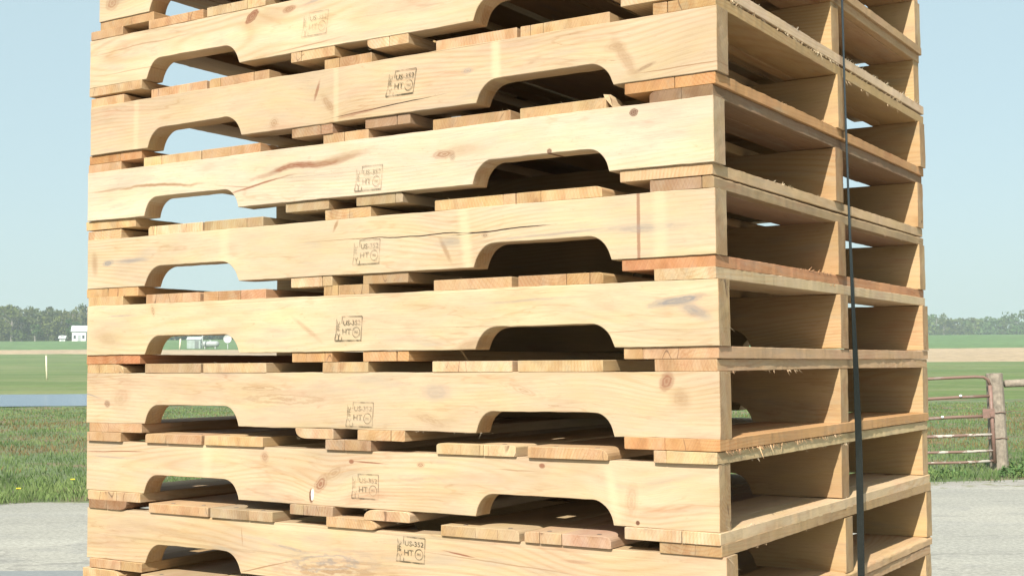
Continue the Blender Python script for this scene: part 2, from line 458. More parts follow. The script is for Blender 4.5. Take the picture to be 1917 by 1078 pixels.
LOWER = {
1: [(-1.2195, -1.1357), (-1.0698, -.9362), (-.9261, -.7928), (-.6675, -.5726), (-.4493, -.3105), (-.3046, -.165), (-.0911, -.002)],
2: [(-1.2157, -1.1295), (-1.0626, -.9273), (-.9197, -.7838), (-.6675, -.5726), (-.4493, -.3060), (-.3001, -.155), (-.0881, .0026)],
3: [(-1.2235, -1.1371), (-1.0783, -.9385), (-.9348, -.8018), (-.6693, -.5778), (-.4527, -.3155), (-.2992, -.1598), (-.093, -.0014)],
4: [(-1.2211, -1.1351), (-1.0657, -.9345), (-.9296, -.7962), (-.6634, -.5724), (-.4511, -.3092), (-.3064, -.1678), (-.0946, -.0019)],
5: [(-1.2173, -1.1275), (-1.0679, -.9371), (-.9308, -.7895), (-.6674, -.5776), (-.4544, -.3172), (-.3064, -.1692), (-.0908, -.0024)],
6: [(-1.2192, -1.1254), (-1.0687, -.9344), (-.9282, -.7863), (-.6681, -.5775), (-.4557, -.3163), (-.3073, -.1706), (-.0916, -.0029)],
7: [(-1.2168, -1.1288), (-1.0668, -.9318), (-.9256, -.7948), (-.6623, -.5723), (-.4503, -.3127), (-.2913, -.1638), (-.0949, -.0041)],
8: [(-1.2116, -1.1145), (-1.0584, -.9174), (-.912, -.7743), (-.663, -.564), (-.4449, -.3097), (-.3011, -.1636), (-.0927, -.0039)],
9: [(-1.2064, -1.1152), (-1.0526, -.9193), (-.912, -.775), (-.663, -.572), (-.450, -.312), (-.301, -.163), (-.092, -.004)]}
# per pallet: dx, dy, dz, tilt, yaw
POSE = {1: (-.0035, -.0003, .0025, 0, 0), 2: (.0055, -.0034, -.001, .0005, .0008), 3: (.0007, -.0051, -.0003, .0001, -.0011),
        4: (.0008, -.0026, -.0017, .001, -.0011), 5: (.0031, -.004, -.0005, .0008, 0), 6: (-.0001, .0004, -.0005, .0002, .0004),
        7: (-.0048, .0056, -.0006, -.0002, .0002), 8: (.0004, .0058, .0007, -.0005, .0045), 0: (.002, -.001, .001, 0, .001),
        -1: (.003, .002, 0, 0, -.001), -2: (-.002, 0, .001, 0, .001)}
NOTCH = [(-1.0705, -.8465, .0325), (-.3790, -.1535, .0325)]
X = lambda v: v - XC
KD = (.11, .05, .028); KR = (.18, .075, .040); GS = (.18, .16, .145); DK = (.022, .011, .007); WH = (.46, .375, .235); TN = (.235, .145, .078)
# marks: x0,z0,rx,rz,angle,wobble,colour,strength,soft,rings
FEATS = {
0: [(X(-1.165), .03, .022, .016, .3, 0, KR, .45, .6, .35), (X(-1.14), .045, .05, .02, .4, .01, TN, .4, .8, 0), (X(-.55), .04, .2, .006, 0, .02, TN, .4, .9, 0)],
1: [(X(-.819), .073, .019, .009, .55, 0, KR, .8, .35, .15), (X(-.737), .073, .018, .007, .15, 0, KR, .6, .5, .2), (X(-.78), .068, .09, .020, .1, 0, TN, .3, .8, 0),
    (X(-1.08), .062, .16, .0020, .02, .012, TN, .5, .7, 0), (X(-1.1), .02, .12, .0012, 0, .01, TN, .5, .7, 0), (X(-.70), .008, .09, .002, .05, .01, TN, .6, .8, 0), (X(-.68), .078, .05, .004, .1, .02, GS, .4, .9, 0)],
2: [(X(-.684), .055, .004, .022, -.35, 0, KR, .6, .7, 0), (X(-.660), .030, .03, .010, -.9, 0, TN, .6, .8, .2), (X(-.55), .014, .13, .0010, .06, .006, DK, .85, .5, 0), (X(-.60), .010, .06, .004, .1, .006, KR, .45, .8, 0),
    (X(-.775), .012, .012, .012, 0, 0, TN, .6, .8, .4), (X(-.135), .034, .012, .050, .55, 0, TN, .45, .8, .1), (X(-.150), .052, .022, .010, 0, 0, TN, .4, .8, .3), (X(-.105), .018, .020, .004, .3, 0, KD, .45, .8, .2),
    (X(-.05), .012, .09, .0012, .02, .006, TN, .8, .6, 0), (X(-.345), .05, .012, .2, .02, 0, WH, .5, .8, 0), (X(-.645), .03, .008, .2, 0, 0, WH, .28, .8, 0), (X(-1.1), .04, .010, .2, 0, 0, WH, .25, .8, 0), (X(-.395), .05, .014, .006, 0, 0, GS, .5, .8, .3)],
3: [(X(-.70), .056, .14, .0075, .08, .020, KR, .75, .75, .15), (X(-.63), .062, .09, .010, .10, .01, TN, .45, .9, 0), (X(-.80), .034, .10, .0026, .14, .008, KR, .7, .8, 0), (X(-.43), .049, .024, .008, .05, .004, KR, .55, .6, .3), (X(-.415), .044, .007, .007, .6, 0, KD, .35, .5, .3),
    (X(-.40), .052, .06, .012, .05, .004, TN, .35, .9, .1), (X(-.116), .077, .0075, .0070, 0, 0, KD, .8, .4, .3), (X(-.249), .036, .005, .0055, 0, 0, KD, .75, .4, .2), (X(-1.04), .050, .16, .004, -.03, .028, TN, .75, .8, 0), (X(-1.17), .052, .06, .003, .05, .01, TN, .5, .9, 0),
    (X(-.3), .03, .16, .0015, .0, .01, TN, .4, .9, 0), (X(-.85), .034, .06, .0012, -.1, .004, KR, .5, .8, 0)],
4: [(X(-.46), .053, .17, .0010, -.01, .010, DK, .95, .4, 0), (X(-.33), .052, .10, .0011, .03, .006, DK, .95, .4, 0), (X(-.62), .055, .12, .0006, 0, .004, TN, .8, .6, 0), (X(-1.165), .044, .020, .007, .1, .004, GS, .75, .7, .2), (X(-1.105), .046, .055, .006, 0, .006, GS, .55, .9, 0),
    (X(-1.20), .045, .012, .03, .1, 0, TN, .5, .9, 0), (X(-.43), .028, .006, .030, .5, 0, TN, .6, .8, .1), (X(-.42), .04, .035, .012, 0, 0, GS, .4, .9, .1), (X(-.112), .05, .0035, .2, 0, .002, KR, .55, .6, 0), (X(-.10), .04, .08, .010, 0, .006, GS, .45, .9, .2),
    (X(-.25), .04, .14, .003, .03, .008, GS, .40, .9, 0), (X(-.08), .05, .016, .2, 0, 0, WH, .3, .8, 0), (X(-.88), .05, .017, .2, 0, 0, WH, .3, .8, 0), (X(-.395), .05, .014, .2, .1, 0, WH, .4, .8, 0), (X(-.36), .046, .008, .004, 0, 0, KD, .6, .8, .5), (X(-.64), .078, .004, .014, -.5, 0, TN, .7, .7, 0)],
5: [(X(-.06), .060, .055, .008, .15, .006, GS, .78, .7, .2), (X(-.035), .046, .035, .012, -.4, .006, GS, .6, .9, .1), (X(-1.05), .075, .006, .014, .3, 0, TN, .7, .8, .5), (X(-1.13), .068, .05, .003, 0, .004, GS, .45, .9, .3), (X(-1.17), .03, .05, .02, -.2, .01, TN, .35, .9, .1),
    (X(-.70), .035, .05, .006, -.6, .006, TN, .4, .9, .2), (X(-.30), .068, .12, .003, .03, .006, GS, .35, .9, .2), (X(-.39), .006, .04, .012, .2, 0, TN, .5, .8, .1), (X(-.2), .02, .3, .0008, .02, .006, TN, .5, .6, 0)],
6: [(X(-.075), .074, .013, .017, -.5, .004, KR, .65, .6, .15), (X(-.055), .052, .022, .02, -.7, 0, TN, .5, .9, .1), (X(-1.165), .034, .010, .008, -.4, 0, KD, .5, .5, .3), (X(-1.13), .045, .035, .028, .5, .006, TN, .35, .9, .25), (X(-.75), .045, .17, .016, 0, .01, TN, .38, .9, .55), (X(-.80), .062, .08, .008, 0, .01, TN, .4, .9, .6),
    (X(-.45), .058, .035, .018, 0, .006, GS, .32, .7, .1), (X(-.46), .016, .05, .012, -.3, .006, TN, .4, .9, .3), (X(-.30), .062, .05, .010, -.3, .006, TN, .35, .9, .5), (X(-1.21), .05, .04, .002, -.2, .01, GS, .5, .8, 0), (X(-.25), .04, .02, .002, 0, .02, TN, .5, .9, .5)],
7: [(X(-.6905), .015, .0058, .0140, -.05, 0, KD, .9, .5, 0), (X(-.6885), .0165, .0034, .0100, -.05, 0, (.62, .56, .45), 1., .2, 0), (X(-.672), .034, .022, .013, .9, .004, KR, .62, .7, .35), (X(-.645), .052, .032, .013, .5, .006, TN, .5, .8, .3), (X(-.61), .0705, .006, .004, 0, 0, KR, .85, .5, .2), (X(-.575), .070, .04, .0016, -.03, .002, KR, .7, .6, 0),
    (X(-.478), .070, .009, .005, 0, 0, KR, .55, .6, .4), (X(-.267), .0765, .006, .0045, 0, 0, KR, .8, .5, .2), (X(-.127), .034, .013, .036, -.1, .004, TN, .35, .8, .25), (X(-.118), .006, .004, .004, 0, 0, KD, .8, .5, 0), (X(-1.14), .070, .10, .0010, .02, .006, KR, .8, .5, 0), (X(-.155), .04, .012, .06, .2, 0, WH, .45, .9, 0), (X(-.92), .05, .018, .2, 0, 0, WH, .28, .8, 0),
    (X(-.79), .072, .012, .012, 0, 0, KR, .45, .8, .2), (X(-.48), .05, .09, .012, 0, .006, GS, .22, .9, .4), (X(-1.15), .06, .08, .003, 0, .006, GS, .4, .9, .1), (X(-.31), .068, .05, .0015, 0, .006, TN, .6, .8, 0)],
8: [(X(-.415), .062, .035, .0018, -.12, .004, KR, .75, .7, 0), (X(-.67), .030, .14, .026, .08, .02, GS, .42, .8, .65), (X(-.65), .02, .16, .020, .05, .02, TN, .5, .9, .7), (X(-.80), .014, .09, .0016, .22, .006, TN, .8, .7, 0), (X(-.74), .048, .05, .004, -.1, .01, GS, .5, .8, .4), (X(-.22), .066, .04, .004, 0, .003, KR, .35, .9, .1),
    (X(-.35), .055, .2, .0015, -.05, .006, TN, .6, .8, 0), (X(-1.0), .055, .16, .010, -.1, .02, TN, .35, .9, .1), (X(-.845), .06, .0015, .02, .1, 0, TN, .6, .7, 0)],
}
WARPS = {1: [(X(-.82), .072, .05, .03, -.010)], 2: [(X(-.13), .03, .08, .05, .016), (X(-.68), .035, .05, .05, .012)], 3: [(X(-.43), .046, .08, .03, .010), (X(-1.0), .05, .2, .05, -.014)],
         4: [(X(-.41), .05, .07, .05, .014)], 5: [(X(-.06), .05, .09, .05, .010)], 6: [(X(-.07), .07, .07, .05, .014), (X(-.75), .045, .2, .05, .012)],
         7: [(X(-.66), .03, .06, .05, .016), (X(-.12), .035, .06, .06, .014)], 8: [(X(-.68), .035, .2, .06, .02)], 0: [(X(-1.16), .04, .06, .05, .015)]}
STINT = {0: (.80, .62, .38), 1: (.84, .66, .41), 2: (.755, .575, .35), 3: (.885, .72, .485), 4: (.80, .63, .39), 5: (.84, .66, .395), 6: (.785, .60, .365), 7: (.80, .61, .37), 8: (.79, .59, .345)}
WOOD_BOARD = wood_mat('sawn deck board wood')
WOOD_STR = wood_mat('sawn stringer wood')

# HT stamp ------------------------------------------------------------
def ink_mat():
    m = bpy.data.materials.new('faded stamp ink'); m.use_nodes = True
    t = m.node_tree; t.nodes.clear(); g = N(t)
    out = g.node('ShaderNodeOutputMaterial'); b = g.node('ShaderNodeBsdfPrincipled')
    b.inputs['Base Color'].default_value = (.085, .070, .044, 1); b.inputs['Roughness'].default_value = .9
    b.inputs['Specular IOR Level'].default_value = .1
    tc = g.node('ShaderNodeTexCoord').outputs['Object']
    oi = g.node('ShaderNodeObjectInfo')
    sd = g.comb(g.math('MULTIPLY', oi.outputs['Random'], 40.), 0., g.math('MULTIPLY', oi.outputs['Random'], 17.))
    n = g.noise(g.vmath('ADD', tc, sd), 60., 3., .6)
    a = g.lin(n, .36, .60, .16, .88)
    strength = g.sep(oi.outputs['Color'])[0]
    a = g.math('MULTIPLY', a, strength, clamp=True)
    tr = g.node('ShaderNodeBsdfTransparent'); mx = g.node('ShaderNodeMixShader')
    g.put(mx.inputs[0], a); g.l.new(tr.outputs[0], mx.inputs[1]); g.l.new(b.outputs[0], mx.inputs[2])
    g.l.new(mx.outputs[0], out.inputs[0])
    return m
INK = ink_mat()
def text_mesh(s, size):
    c = bpy.data.curves.new('t', 'FONT'); c.body = s; c.size = size; c.align_x = 'CENTER'; c.align_y = 'CENTER'; c.offset = size * .003
    c.resolution_u = 3
    o = bpy.data.objects.new('t', c); COL.objects.link(o)
    dg = bpy.context.evaluated_depsgraph_get(); me = bpy.data.meshes.new_from_object(o.evaluated_get(dg))
    bpy.data.objects.remove(o); bpy.data.curves.remove(c)
    return me
def build_stamp(name, parent, x, z, strength, skew, rot):
    bm = bmesh.new()
    def text(s, size, cx, cz, sxs=1., ang=0.):
        me = text_mesh(s, size)
        b2 = bmesh.new(); b2.from_mesh(me); bpy.data.meshes.remove(me)
        M = Matrix.Translation((cx, cz, 0)) @ Matrix.Rotation(ang, 4, 'Z') @ Matrix.Diagonal((sxs, 1, 1, 1))
        b2.transform(M)
        mp = {v: bm.verts.new(v.co) for v in b2.verts}
        for f in b2.faces:
            try: bm.faces.new([mp[v] for v in f.verts])
            except ValueError: pass
        b2.free()
    def stroke(a, b, w):
        a = Vector(a); b = Vector(b); d = (b - a).normalized(); n = Vector((-d.y, d.x)) * w / 2
        vs = [bm.verts.new((p.x, p.y, 0)) for p in (a - n, b - n, b + n, a + n)]
        bm.faces.new(vs)
    W, H = .052, .037
    text('US-352', .0104, .0058, .0085, 1.14); text('HT', .0122, -.0040, -.0052, 1.12); text('PRS', .0050, .0152, -.0060, 1.)
    text('IPPC', .0075, -.0202, .0040, 1.0, math.pi / 2)
    # wheat-ear mark
    stroke((-.0195, -.0175), (-.0195, -.0105), .0011); stroke((-.0195, -.0115), (-.0225, -.0075), .0010); stroke((-.0195, -.0115), (-.0165, -.0075), .0010)
    stroke((-.0245, .0150), (-.0245, -.006), .0008)
    # circle
    n = 28
    for k in range(n):
        a0 = 2 * math.pi * k / n; a1 = 2 * math.pi * (k + 1) / n; c = (.0152, -.0058)
        q = [(c[0] + r * math.cos(a), c[1] + r * 1.06 * math.sin(a)) for a, r in ((a0, .0068), (a1, .0068), (a1, .0077), (a0, .0077))]
        bm.faces.new([bm.verts.new((p[0], p[1], 0)) for p in q])
    # frame
    stroke((-.0145, .0185), (.0262, .0185), .0010); stroke((-.027, -.0185), (.0258, -.0185), .0018)
    stroke((.0258, .0180), (.0252, -.0175), .0009); stroke((-.0268, -.0175), (-.0245, -.0070), .0011)
    stroke((-.0135, .0180), (-.0140, .008), .0009); stroke((-.0130, -.0175), (-.0130, -.0125), .0012)
    for v in bm.verts:
        q = v.co.copy(); q.x += skew * q.y
        v.co = Vector((q.x, 0, q.y))
    me = bpy.data.meshes.new(name); bm.to_mesh(me); bm.free()
    o = link(name, me, parent, INK, (x, -.0016, z), (0, rot, 0))
    o.color = (strength, strength, strength, 1)
    return o
STAMPS = {1: (X(-.6844) + .0035, .0412, .62, .12, .0), 2: (X(-.5105) - .0055, .0474, 1.35, .16, 0), 3: (X(-.5709) - .0007, .0255, .85, .08, 0), 4: (X(-.5771) - .0008, .0335, .80, .05, 0),
          5: (X(-.6117) - .003, .0355, 1.25, .06, 0), 6: (X(-.5931), .0235, .85, .04, .01), 7: (X(-.5867) + .0048, .034, .85, .0, .0), 8: (X(-.501) - .002, .063, 1.3, .0, .02)}

TINTS = {  # (upper/lower, gap, index) -> tint
('U', 2, 0): CREAM, ('U', 3, 0): ORANGE, ('U', 3, 3): ORANGE, ('L', 3, 6): BROWN, ('L', 4, 6): PINK, ('U', 4, 3): CREAM, ('U', 5, 3): (.74, .40, .18), ('U', 5, 0): (.78, .52, .27), ('L', 5, 6): PALE,
('U', 6, 0): (.70, .36, .17), ('U', 6, 1): (.74, .47, .25), ('U', 6, 2): (.74, .48, .26), ('U', 7, 3): (.76, .46, .22), ('L', 7, 3): PINK, ('L', 8, 0): BROWN, ('L', 7, 6): PALE, ('U', 8, 3): PALE, ('U', 8, 0): CREAM,
('L', 2, 3): TAN, ('U', 2, 1): CREAM, ('U', 2, 2): PALE, ('U', 2, 3): PALE, ('L', 4, 3): PINE, ('U', 4, 0): PINE, ('L', 6, 0): CREAM, ('L', 6, 4): PALE, ('L', 6, 3): CREAM, ('U', 6, 3): (.78, .55, .32), ('L', 6, 6): (.74, .52, .31),
('L', 2, 6): TAN, ('L', 3, 5): CREAM, ('L', 3, 4): TAN, ('U', 3, 1): PINK, ('U', 3, 2): PINK, ('L', 5, 2): (.70, .46, .26), ('L', 7, 1): (.66, .45, .29), ('L', 8, 5): (.68, .50, .33), ('U', 9, 0): TAN, ('U', 4, 1): GREY, ('U', 4, 2): GREY}
WANES = {('U', 2, 2): {0: .010}, ('U', 8, 2): {3: .012, 2: .006}, ('L', 8, 3): {2: .012, 1: .006}, ('L', 8, 0): {1: .010}, ('L', 8, 5): {2: .006, 3: .004}, ('U', 7, 1): {0: .012}, ('L', 7, 5): {2: .010}, ('L', 6, 0): {2: .013}, ('L', 7, 4): {3: .004, 2: .003}, ('L', 7, 1): {3: .004}}
# frays along the outer (right) long edge: (x0,x1,top,count,len)
FRAY = {('U', 2, 3): [(.0, .5, False, 70, .009), (.1, 1.0, True, 30, .006), (.5, 1.0, True, 60, .009)], ('L', 2, 6): [(.0, .45, True, 60, .010), (.55, .85, True, 40, .020), (.5, 1., False, 30, .01)],
        ('U', 5, 3): [(.25, .45, True, 26, .008), (.45, .60, False, 16, .006), (.7, 1.0, True, 12, .005)], ('L', 6, 6): [(0., .30, False, 40, .007)], ('U', 7, 3): [(.02, .40, False, 130, .011), (.13, .16, False, 3, .028), (.4, .5, False, 14, .01)],
        ('L', 4, 6): [(.1, .9, False, 20, .005)], ('U', 8, 3): [(0, .5, True, 14, .004)], ('L', 8, 6): [(.1, .9, False, 16, .004)], ('U', 3, 3): [(.1, .9, True, 12, .005)], ('U', 4, 3): [(.05, .9, True, 24, .006)], ('L', 7, 6): [(.1, .8, False, 20, .005)]}

def board(part, g, k, xa, xb, z, t, root, pose, label=None):
    rng = random.Random(hash((part == 'U', g, k)) & 0xffff if False else (1000 * (part == 'U') + 31 * g + 7 * k + 5000))
    w = xb - xa
    key = (part, g, k)
    spl = []
    if rng.random() < .55: spl = [rng.uniform(.15, .85)]
    if key == ('L', 8, 5): spl = [.18, .44]
    if rng.random() < .12 and w > .12: spl = sorted(spl + [rng.uniform(.1, .9)])
    if len(spl) == 2 and spl[1] - spl[0] < .1: spl = spl[:1]
    # local y of the plank runs towards -x of the pallet, so mirror the wane corners and the splits
    wn = WANES.get(key)
    if wn is None and rng.random() < .14 and k not in (0,): wn = {rng.choice((2, 3)): rng.uniform(.003, .007)}
    if wn: wn = {{0: 1, 1: 0, 2: 3, 3: 2}[c]: r for c, r in wn.items()}
    fr = [(0, a * YL, b * YL, tp, n, ln) for (a, b, tp, n, ln) in FRAY.get(key, [])]
    # fuzzy sawn end towards the viewer
    bmx = plank(w, t, YL, rng, wn, [1 - s for s in spl], fr, bow=rng.uniform(-.0012, .0012), rough=2. if (k == 0 or k == (3 if part == 'U' else 6)) else 1.)
    tint = TINTS.get(key) or rng.choice((CREAM, CREAM, PINE, PINE, PALE, TAN, TAN, GREY, K((.74, .54, .33)), K((.70, .50, .31))))
    name = 'bottom_board' if part == 'U' else 'top_board'
    tl = bmx.verts.layers.float_color['tone']
    if rng.random() < .7:
        for _ in range(rng.randint(3, 10)):
            L = rng.uniform(.002, .006)
            sliver(bmx, (0, rng.uniform(0, w), rng.choice((0, t))), (-L * .7, rng.uniform(-1, 1) * L, rng.uniform(-.6, .8) * L), .00025, (0, 0, L * .2), tl)
    if key == ('L', 3, 5):   # torn, lifted chip on the right edge
        b0 = len(bmx.verts)
        cv = [bmx.verts.new(p) for p in ((0, .002, .0150), (.028, .001, .0155), (.060, .004, .0158), (.001, -.010, .0010), (.030, -.012, .0012), (.004, .006, .0215), (.020, .003, .0235), (.012, -.003, .0150), (.034, -.004, .0170), (.002, -.004, .0185))]
        for q in ((0, 3, 9), (9, 3, 7), (3, 4, 7), (7, 4, 8), (9, 7, 5), (5, 7, 6), (6, 7, 8), (6, 8, 1), (5, 6, 1), (5, 1, 0), (5, 0, 9), (8, 4, 2), (8, 2, 1), (0, 1, 4), (0, 4, 3), (1, 2, 4)): bmx.faces.new([cv[j] for j in q])
        bmx.verts.ensure_lookup_table()
        for v in bmx.verts[b0:]: v[tl] = (.95, .98, 1.0, 1)
    o = finish_wood(name, bmx, root, WOOD_BOARD, (xb - XC - pose[0], -YC - pose[1] + rng.uniform(-.0015, .0015), z), (rng.uniform(-.0003, .0003), 0, math.pi / 2 + rng.uniform(-.002, .002) - pose[4]), tint)
    if label: o['label'] = label
    return o
for _k in list(TINTS):
    if max(TINTS[_k]) > .6:
        a_ = TINTS[_k]; m_ = (a_[0] + a_[1] + a_[2]) / 3; TINTS[_k] = K(tuple(v * .92 + m_ * .08 for v in a_))
for _k in STINT: STINT[_k] = tuple(a * b for a, b in zip(K(STINT[_k]), (.99, .99, 1.0)))

LABELS = {
-2: 'pale wooden pallet topmost of the whole stack, above the upper edge of the photo',
-1: 'pale wooden pallet second from the stack top, just showing at the upper right',
0: 'pale wooden pallet at the upper left corner, its knotty left end set back',
1: 'cream wooden pallet with a faint stamp and two brown knots left of it',
2: 'tan wooden pallet with sharp dark stamp and a fine crack just below it',
3: 'palest wooden pallet, long reddish streak above its stamp and small round knot near right end',
4: 'light wooden pallet with a long dark crack across its middle, below the reddish-streaked one',
5: 'smooth cream wooden pallet with grey smudge near right corner, fields seen through left notch',
6: 'wooden pallet with a brown knot at its upper right corner and a faded stamp',
7: 'wooden pallet with small red knots and a white chip hole left of its blurred stamp',
8: 'golden wooden pallet lowest in view, dark stamp high on its front face'}
pallets = {}
def nail_mesh():
    bm = bmesh.new(); bmesh.ops.create_cone(bm, cap_ends=True, segments=10, radius1=.0042, radius2=.0036, depth=.0012)
    me = bpy.data.meshes.new('nail'); bm.to_mesh(me); bm.free(); me.materials.append(simple('dull nail steel', (.13, .11, .10), .5, .6)); return me
NAIL = nail_mesh()
def make_pallet(i):
    pose = POSE.get(i)
    zb = -i * PZ + GZ
    root = empty('wooden_pallet', (XC + pose[0], YC + pose[1], zb - .0163 + pose[2]), (0, -pose[3], pose[4]))
    tag(root, LABELS[i], 'pallet', 'wooden pallets stacked in one tall pile')
    rng = random.Random(900 + i)
    x0, x1 = X(-1.2190), X(0.)
    if i == 0: x0 = X(-1.199)
    if i in FEATS: m = wood_mat('marked stringer wood', FEATS[i], None, WARPS.get(i, ()))
    else: m = WOOD_STR
    nt = [(X(a), X(b), d) for a, b, d in NOTCH]
    for k, y in enumerate((0., .4935, YL - SW)):
        bm = stringer(x0 + rng.uniform(-.001, .001) * (k > 0), x1 + rng.uniform(-.002, .001) * (k > 0), rng, nt,
                      fray_end={8: 14, 5: 5, 7: 6}.get(i, 2) if k == 0 else 0, fray_bot=[(X(-.62), X(-.35), 26)] if (i == 6 and k == 0) else ([(X(-.4), X(0), 12)] if (i == 8 and k == 0) else ()))
        o = finish_wood('stringer', bm, root, m if k == 0 else WOOD_STR, (0, y - YC, .0163), None, STINT.get(i, PINE) if k == 0 else rng.choice((PINE, CREAM, K((.76, .56, .33)), TAN)))
        if k == 0 and i in STAMPS:
            sx, sz, st, sk, rt = STAMPS[i]
            build_stamp('stamp', o, sx, sz, st, sk, rt)
    U = UPPER.get(i + 1, UPPER[6]); L = LOWER.get(i, LOWER[6])
    for k, (a, b) in enumerate(U): board('U', i + 1, k, a, b, .0163 - TT - .0002, TT, root, pose)
    for k, (a, b) in enumerate(L): board('L', i, k, a, b, .0163 + HH + .0002, TT, root, pose)
    if i >= 6:
        for tb in [c for c in root.children if c.name.startswith('top_board')]:
            w_ = tb.bound_box[6][1]
            for yy in (.020, .5):
                for q in (.22, .76):
                    link('nail', NAIL, tb, None, (yy + rng.uniform(-.006, .006), w_ * q + rng.uniform(-.006, .006), TT - .0004))
    pallets[i] = root
    return root
for i in range(-2, 9): make_pallet(i)

def copy_tree(o, parent=None):
    c = o.copy(); COL.objects.link(c); c.parent = parent
    for ch in list(o.children): copy_tree(ch, c)
    return c
srcs = (6, 3, 5, 4, 7, 2, 6, 5, 8)
words = ('first', 'second', 'third', 'fourth', 'fifth', 'sixth', 'seventh', 'eighth', 'ninth')
for n in range(9):       # the lower half of the stack, down to the ground
    i = 9 + n
    c = copy_tree(pallets[srcs[n]])
    c.location = (XC + random.uniform(-.004, .004), YC + random.uniform(-.004, .004), -i * PZ + GZ - .0163)
    c.rotation_euler = (0, 0, random.uniform(-.0012, .0012))
    c['label'] = 'light wooden pallet below the photo edge, %s under the lowest visible one' % words[n]

# ------------------------------------------------------------------ strapping band
def make_band():
    ZT = GZ + 2 * PZ + HH + .0165 + .001
    path = []      # point, width direction
    def wd(a): return Vector((math.sin(a), math.cos(a), 0))
    ctrl = [(2.40, .514, 0.), (GZ - .03, .5156, -.04), (GZ - .16, .518, -.10), (GZ - .38, .5281, -.02), (GZ - .55, .5356, .24), (GZ - .66, .537, .60), (GZ - .78, .5370, 1.05), (GZ - .96, .5323, 1.25), (GZ - 1.3, .530, .9), (.02, .52, .2)]
    zs = np.linspace(ZT, .02, 90)
    cz = [c[0] for c in ctrl][::-1]; cy = [c[1] for c in ctrl][::-1]; ca = [c[2] for c in ctrl][::-1]
    for k in range(20):                      # left side going up
        z = .02 + (ZT - .02) * k / 19; path.append((Vector((-1.219 - .012, .516, z)), Vector((0, 1, 0)), Vector((-1, 0, 0))))
    for k in range(1, 20):                   # over the top
        path.append((Vector((-1.219 - .010 + (1.219 + .016) * k / 20, .515, ZT + .002)), Vector((0, 1, 0)), Vector((0, 0, 1))))
    for z in zs:
        y = float(np.interp(z, cz, cy)); a = float(np.interp(z, cz, ca))
        x = .0075 + .0062 * math.sin(max(a, 0))
        w = wd(a); path.append((Vector((x, y, z)), w, Vector((w.y, -w.x, 0))))
    for k in range(1, 12):                   # under the stack
        path.append((Vector((.004 - 1.23 * k / 11, .517, .008)), Vector((0, 1, 0)), Vector((0, 0, -1))))
    bm = bmesh.new(); rings = []
    for p, w, n in path:
        rings.append([bm.verts.new(p + w * sx * .0056 + n * sy * .0004) for sx, sy in ((-1, -1), (1, -1), (1, 1), (-1, 1))])
    rings.append(rings[0])
    for a, b in zip(rings[:-1], rings[1:]):
        for q in range(4): bm.faces.new((a[q], a[(q + 1) % 4], b[(q + 1) % 4], b[q]))
    m = simple('black strapping plastic', (.008, .010, .008), .38, 0, 300., .25, .1, .3)
    o = bm_obj('strapping_band', bm, m)
    tag(o, 'thin black plastic strap, twisted, running down the open end of the pallet stack', 'strap')
make_band()

# ------------------------------------------------------------------ camera
CAM = Vector((.67122, -1.56303, GZ - .62324))
rv = Vector((.84528849, .53427548, -.0060892)); uv = Vector((.03685663, -.04693484, .99821777)); fv = Vector((-.53303748, .84400642, .05936508))
cam = bpy.data.cameras.new('Camera'); co = bpy.data.objects.new('Camera', cam); COL.objects.link(co)
M = Matrix((rv, uv, -fv)).transposed().to_4x4(); M.translation = CAM
co.matrix_world = M
cam.sensor_width = 36.; cam.lens = 2426.39 / 1917 * 36.; cam.clip_start = .05; cam.clip_end = 6000.
scene.camera = co

# ------------------------------------------------------------------ land: (l, d) = metres to the right of / ahead of the photographer
FW = Vector((-.53398, .84550)); RT = Vector((.84550, .53398))
def W(l, d, z=0.):
    return Vector((CAM.x + RT.x * l + FW.x * d, CAM.y + RT.y * l + FW.y * d, z))
PD = np.array([-60, 15, 30, 50, 84, 100, 120, 150, 190, 230, 270, 300, 350, 400, 450, 600, 700, 900, 1300.])
PH = np.array([0, 0, -.04, -.22, -.04, .08, .34, .78, 1.46, 2.85, 4.4, 5.6, 7.7, 9.8, 11., 13.2, 14.5, 16., 17.])
def zland(l, d):
    l = np.asarray(l, float); d = np.asarray(d, float)
    z = sum(np.interp(d + o, PD, PH) for o in (-6, 0, 6)) / 3.
    z = np.where(d < 18, 0., z)
    z = z + np.where(d > 18, .03 * np.sin(l * .21 + d * .13) * np.clip((d - 18) / 40, 0, 1) + .03 * np.sin(l * 1.1) * np.sin(d * .9) * np.clip((d - 18) / 10, 0, 1), 0)
    s = ((np.abs(l + 42) / 37.) ** 4 + (np.abs(d - 68.5) / 12.8) ** 4)
    z = z - 1.1 * np.clip(1.25 - s, 0, 1) * (d > 40)
    return z
def edge_road(l): return 14.35 + .115 * l + .07 * np.sin(l * 2.3) + .05 * np.sin(l * 5.1 + 1)
def strip_near(l): return np.interp(l, [-300, -110, -90, -40, 40, 90, 300], [272, 270, 268, 235, 195, 190, 188]) + 1.5 * np.sin(l * .07)
def strip_far(l): return np.interp(l, [-300, -110, -90, -40, 40, 90, 300], [297, 301, 300, 285, 268, 270, 276]) + 1.0 * np.sin(l * .05 + 2)
LG = np.concatenate([np.linspace(-700, -60, 40)[:-1], np.linspace(-60, 60, 121), np.linspace(60, 700, 40)[1:]])
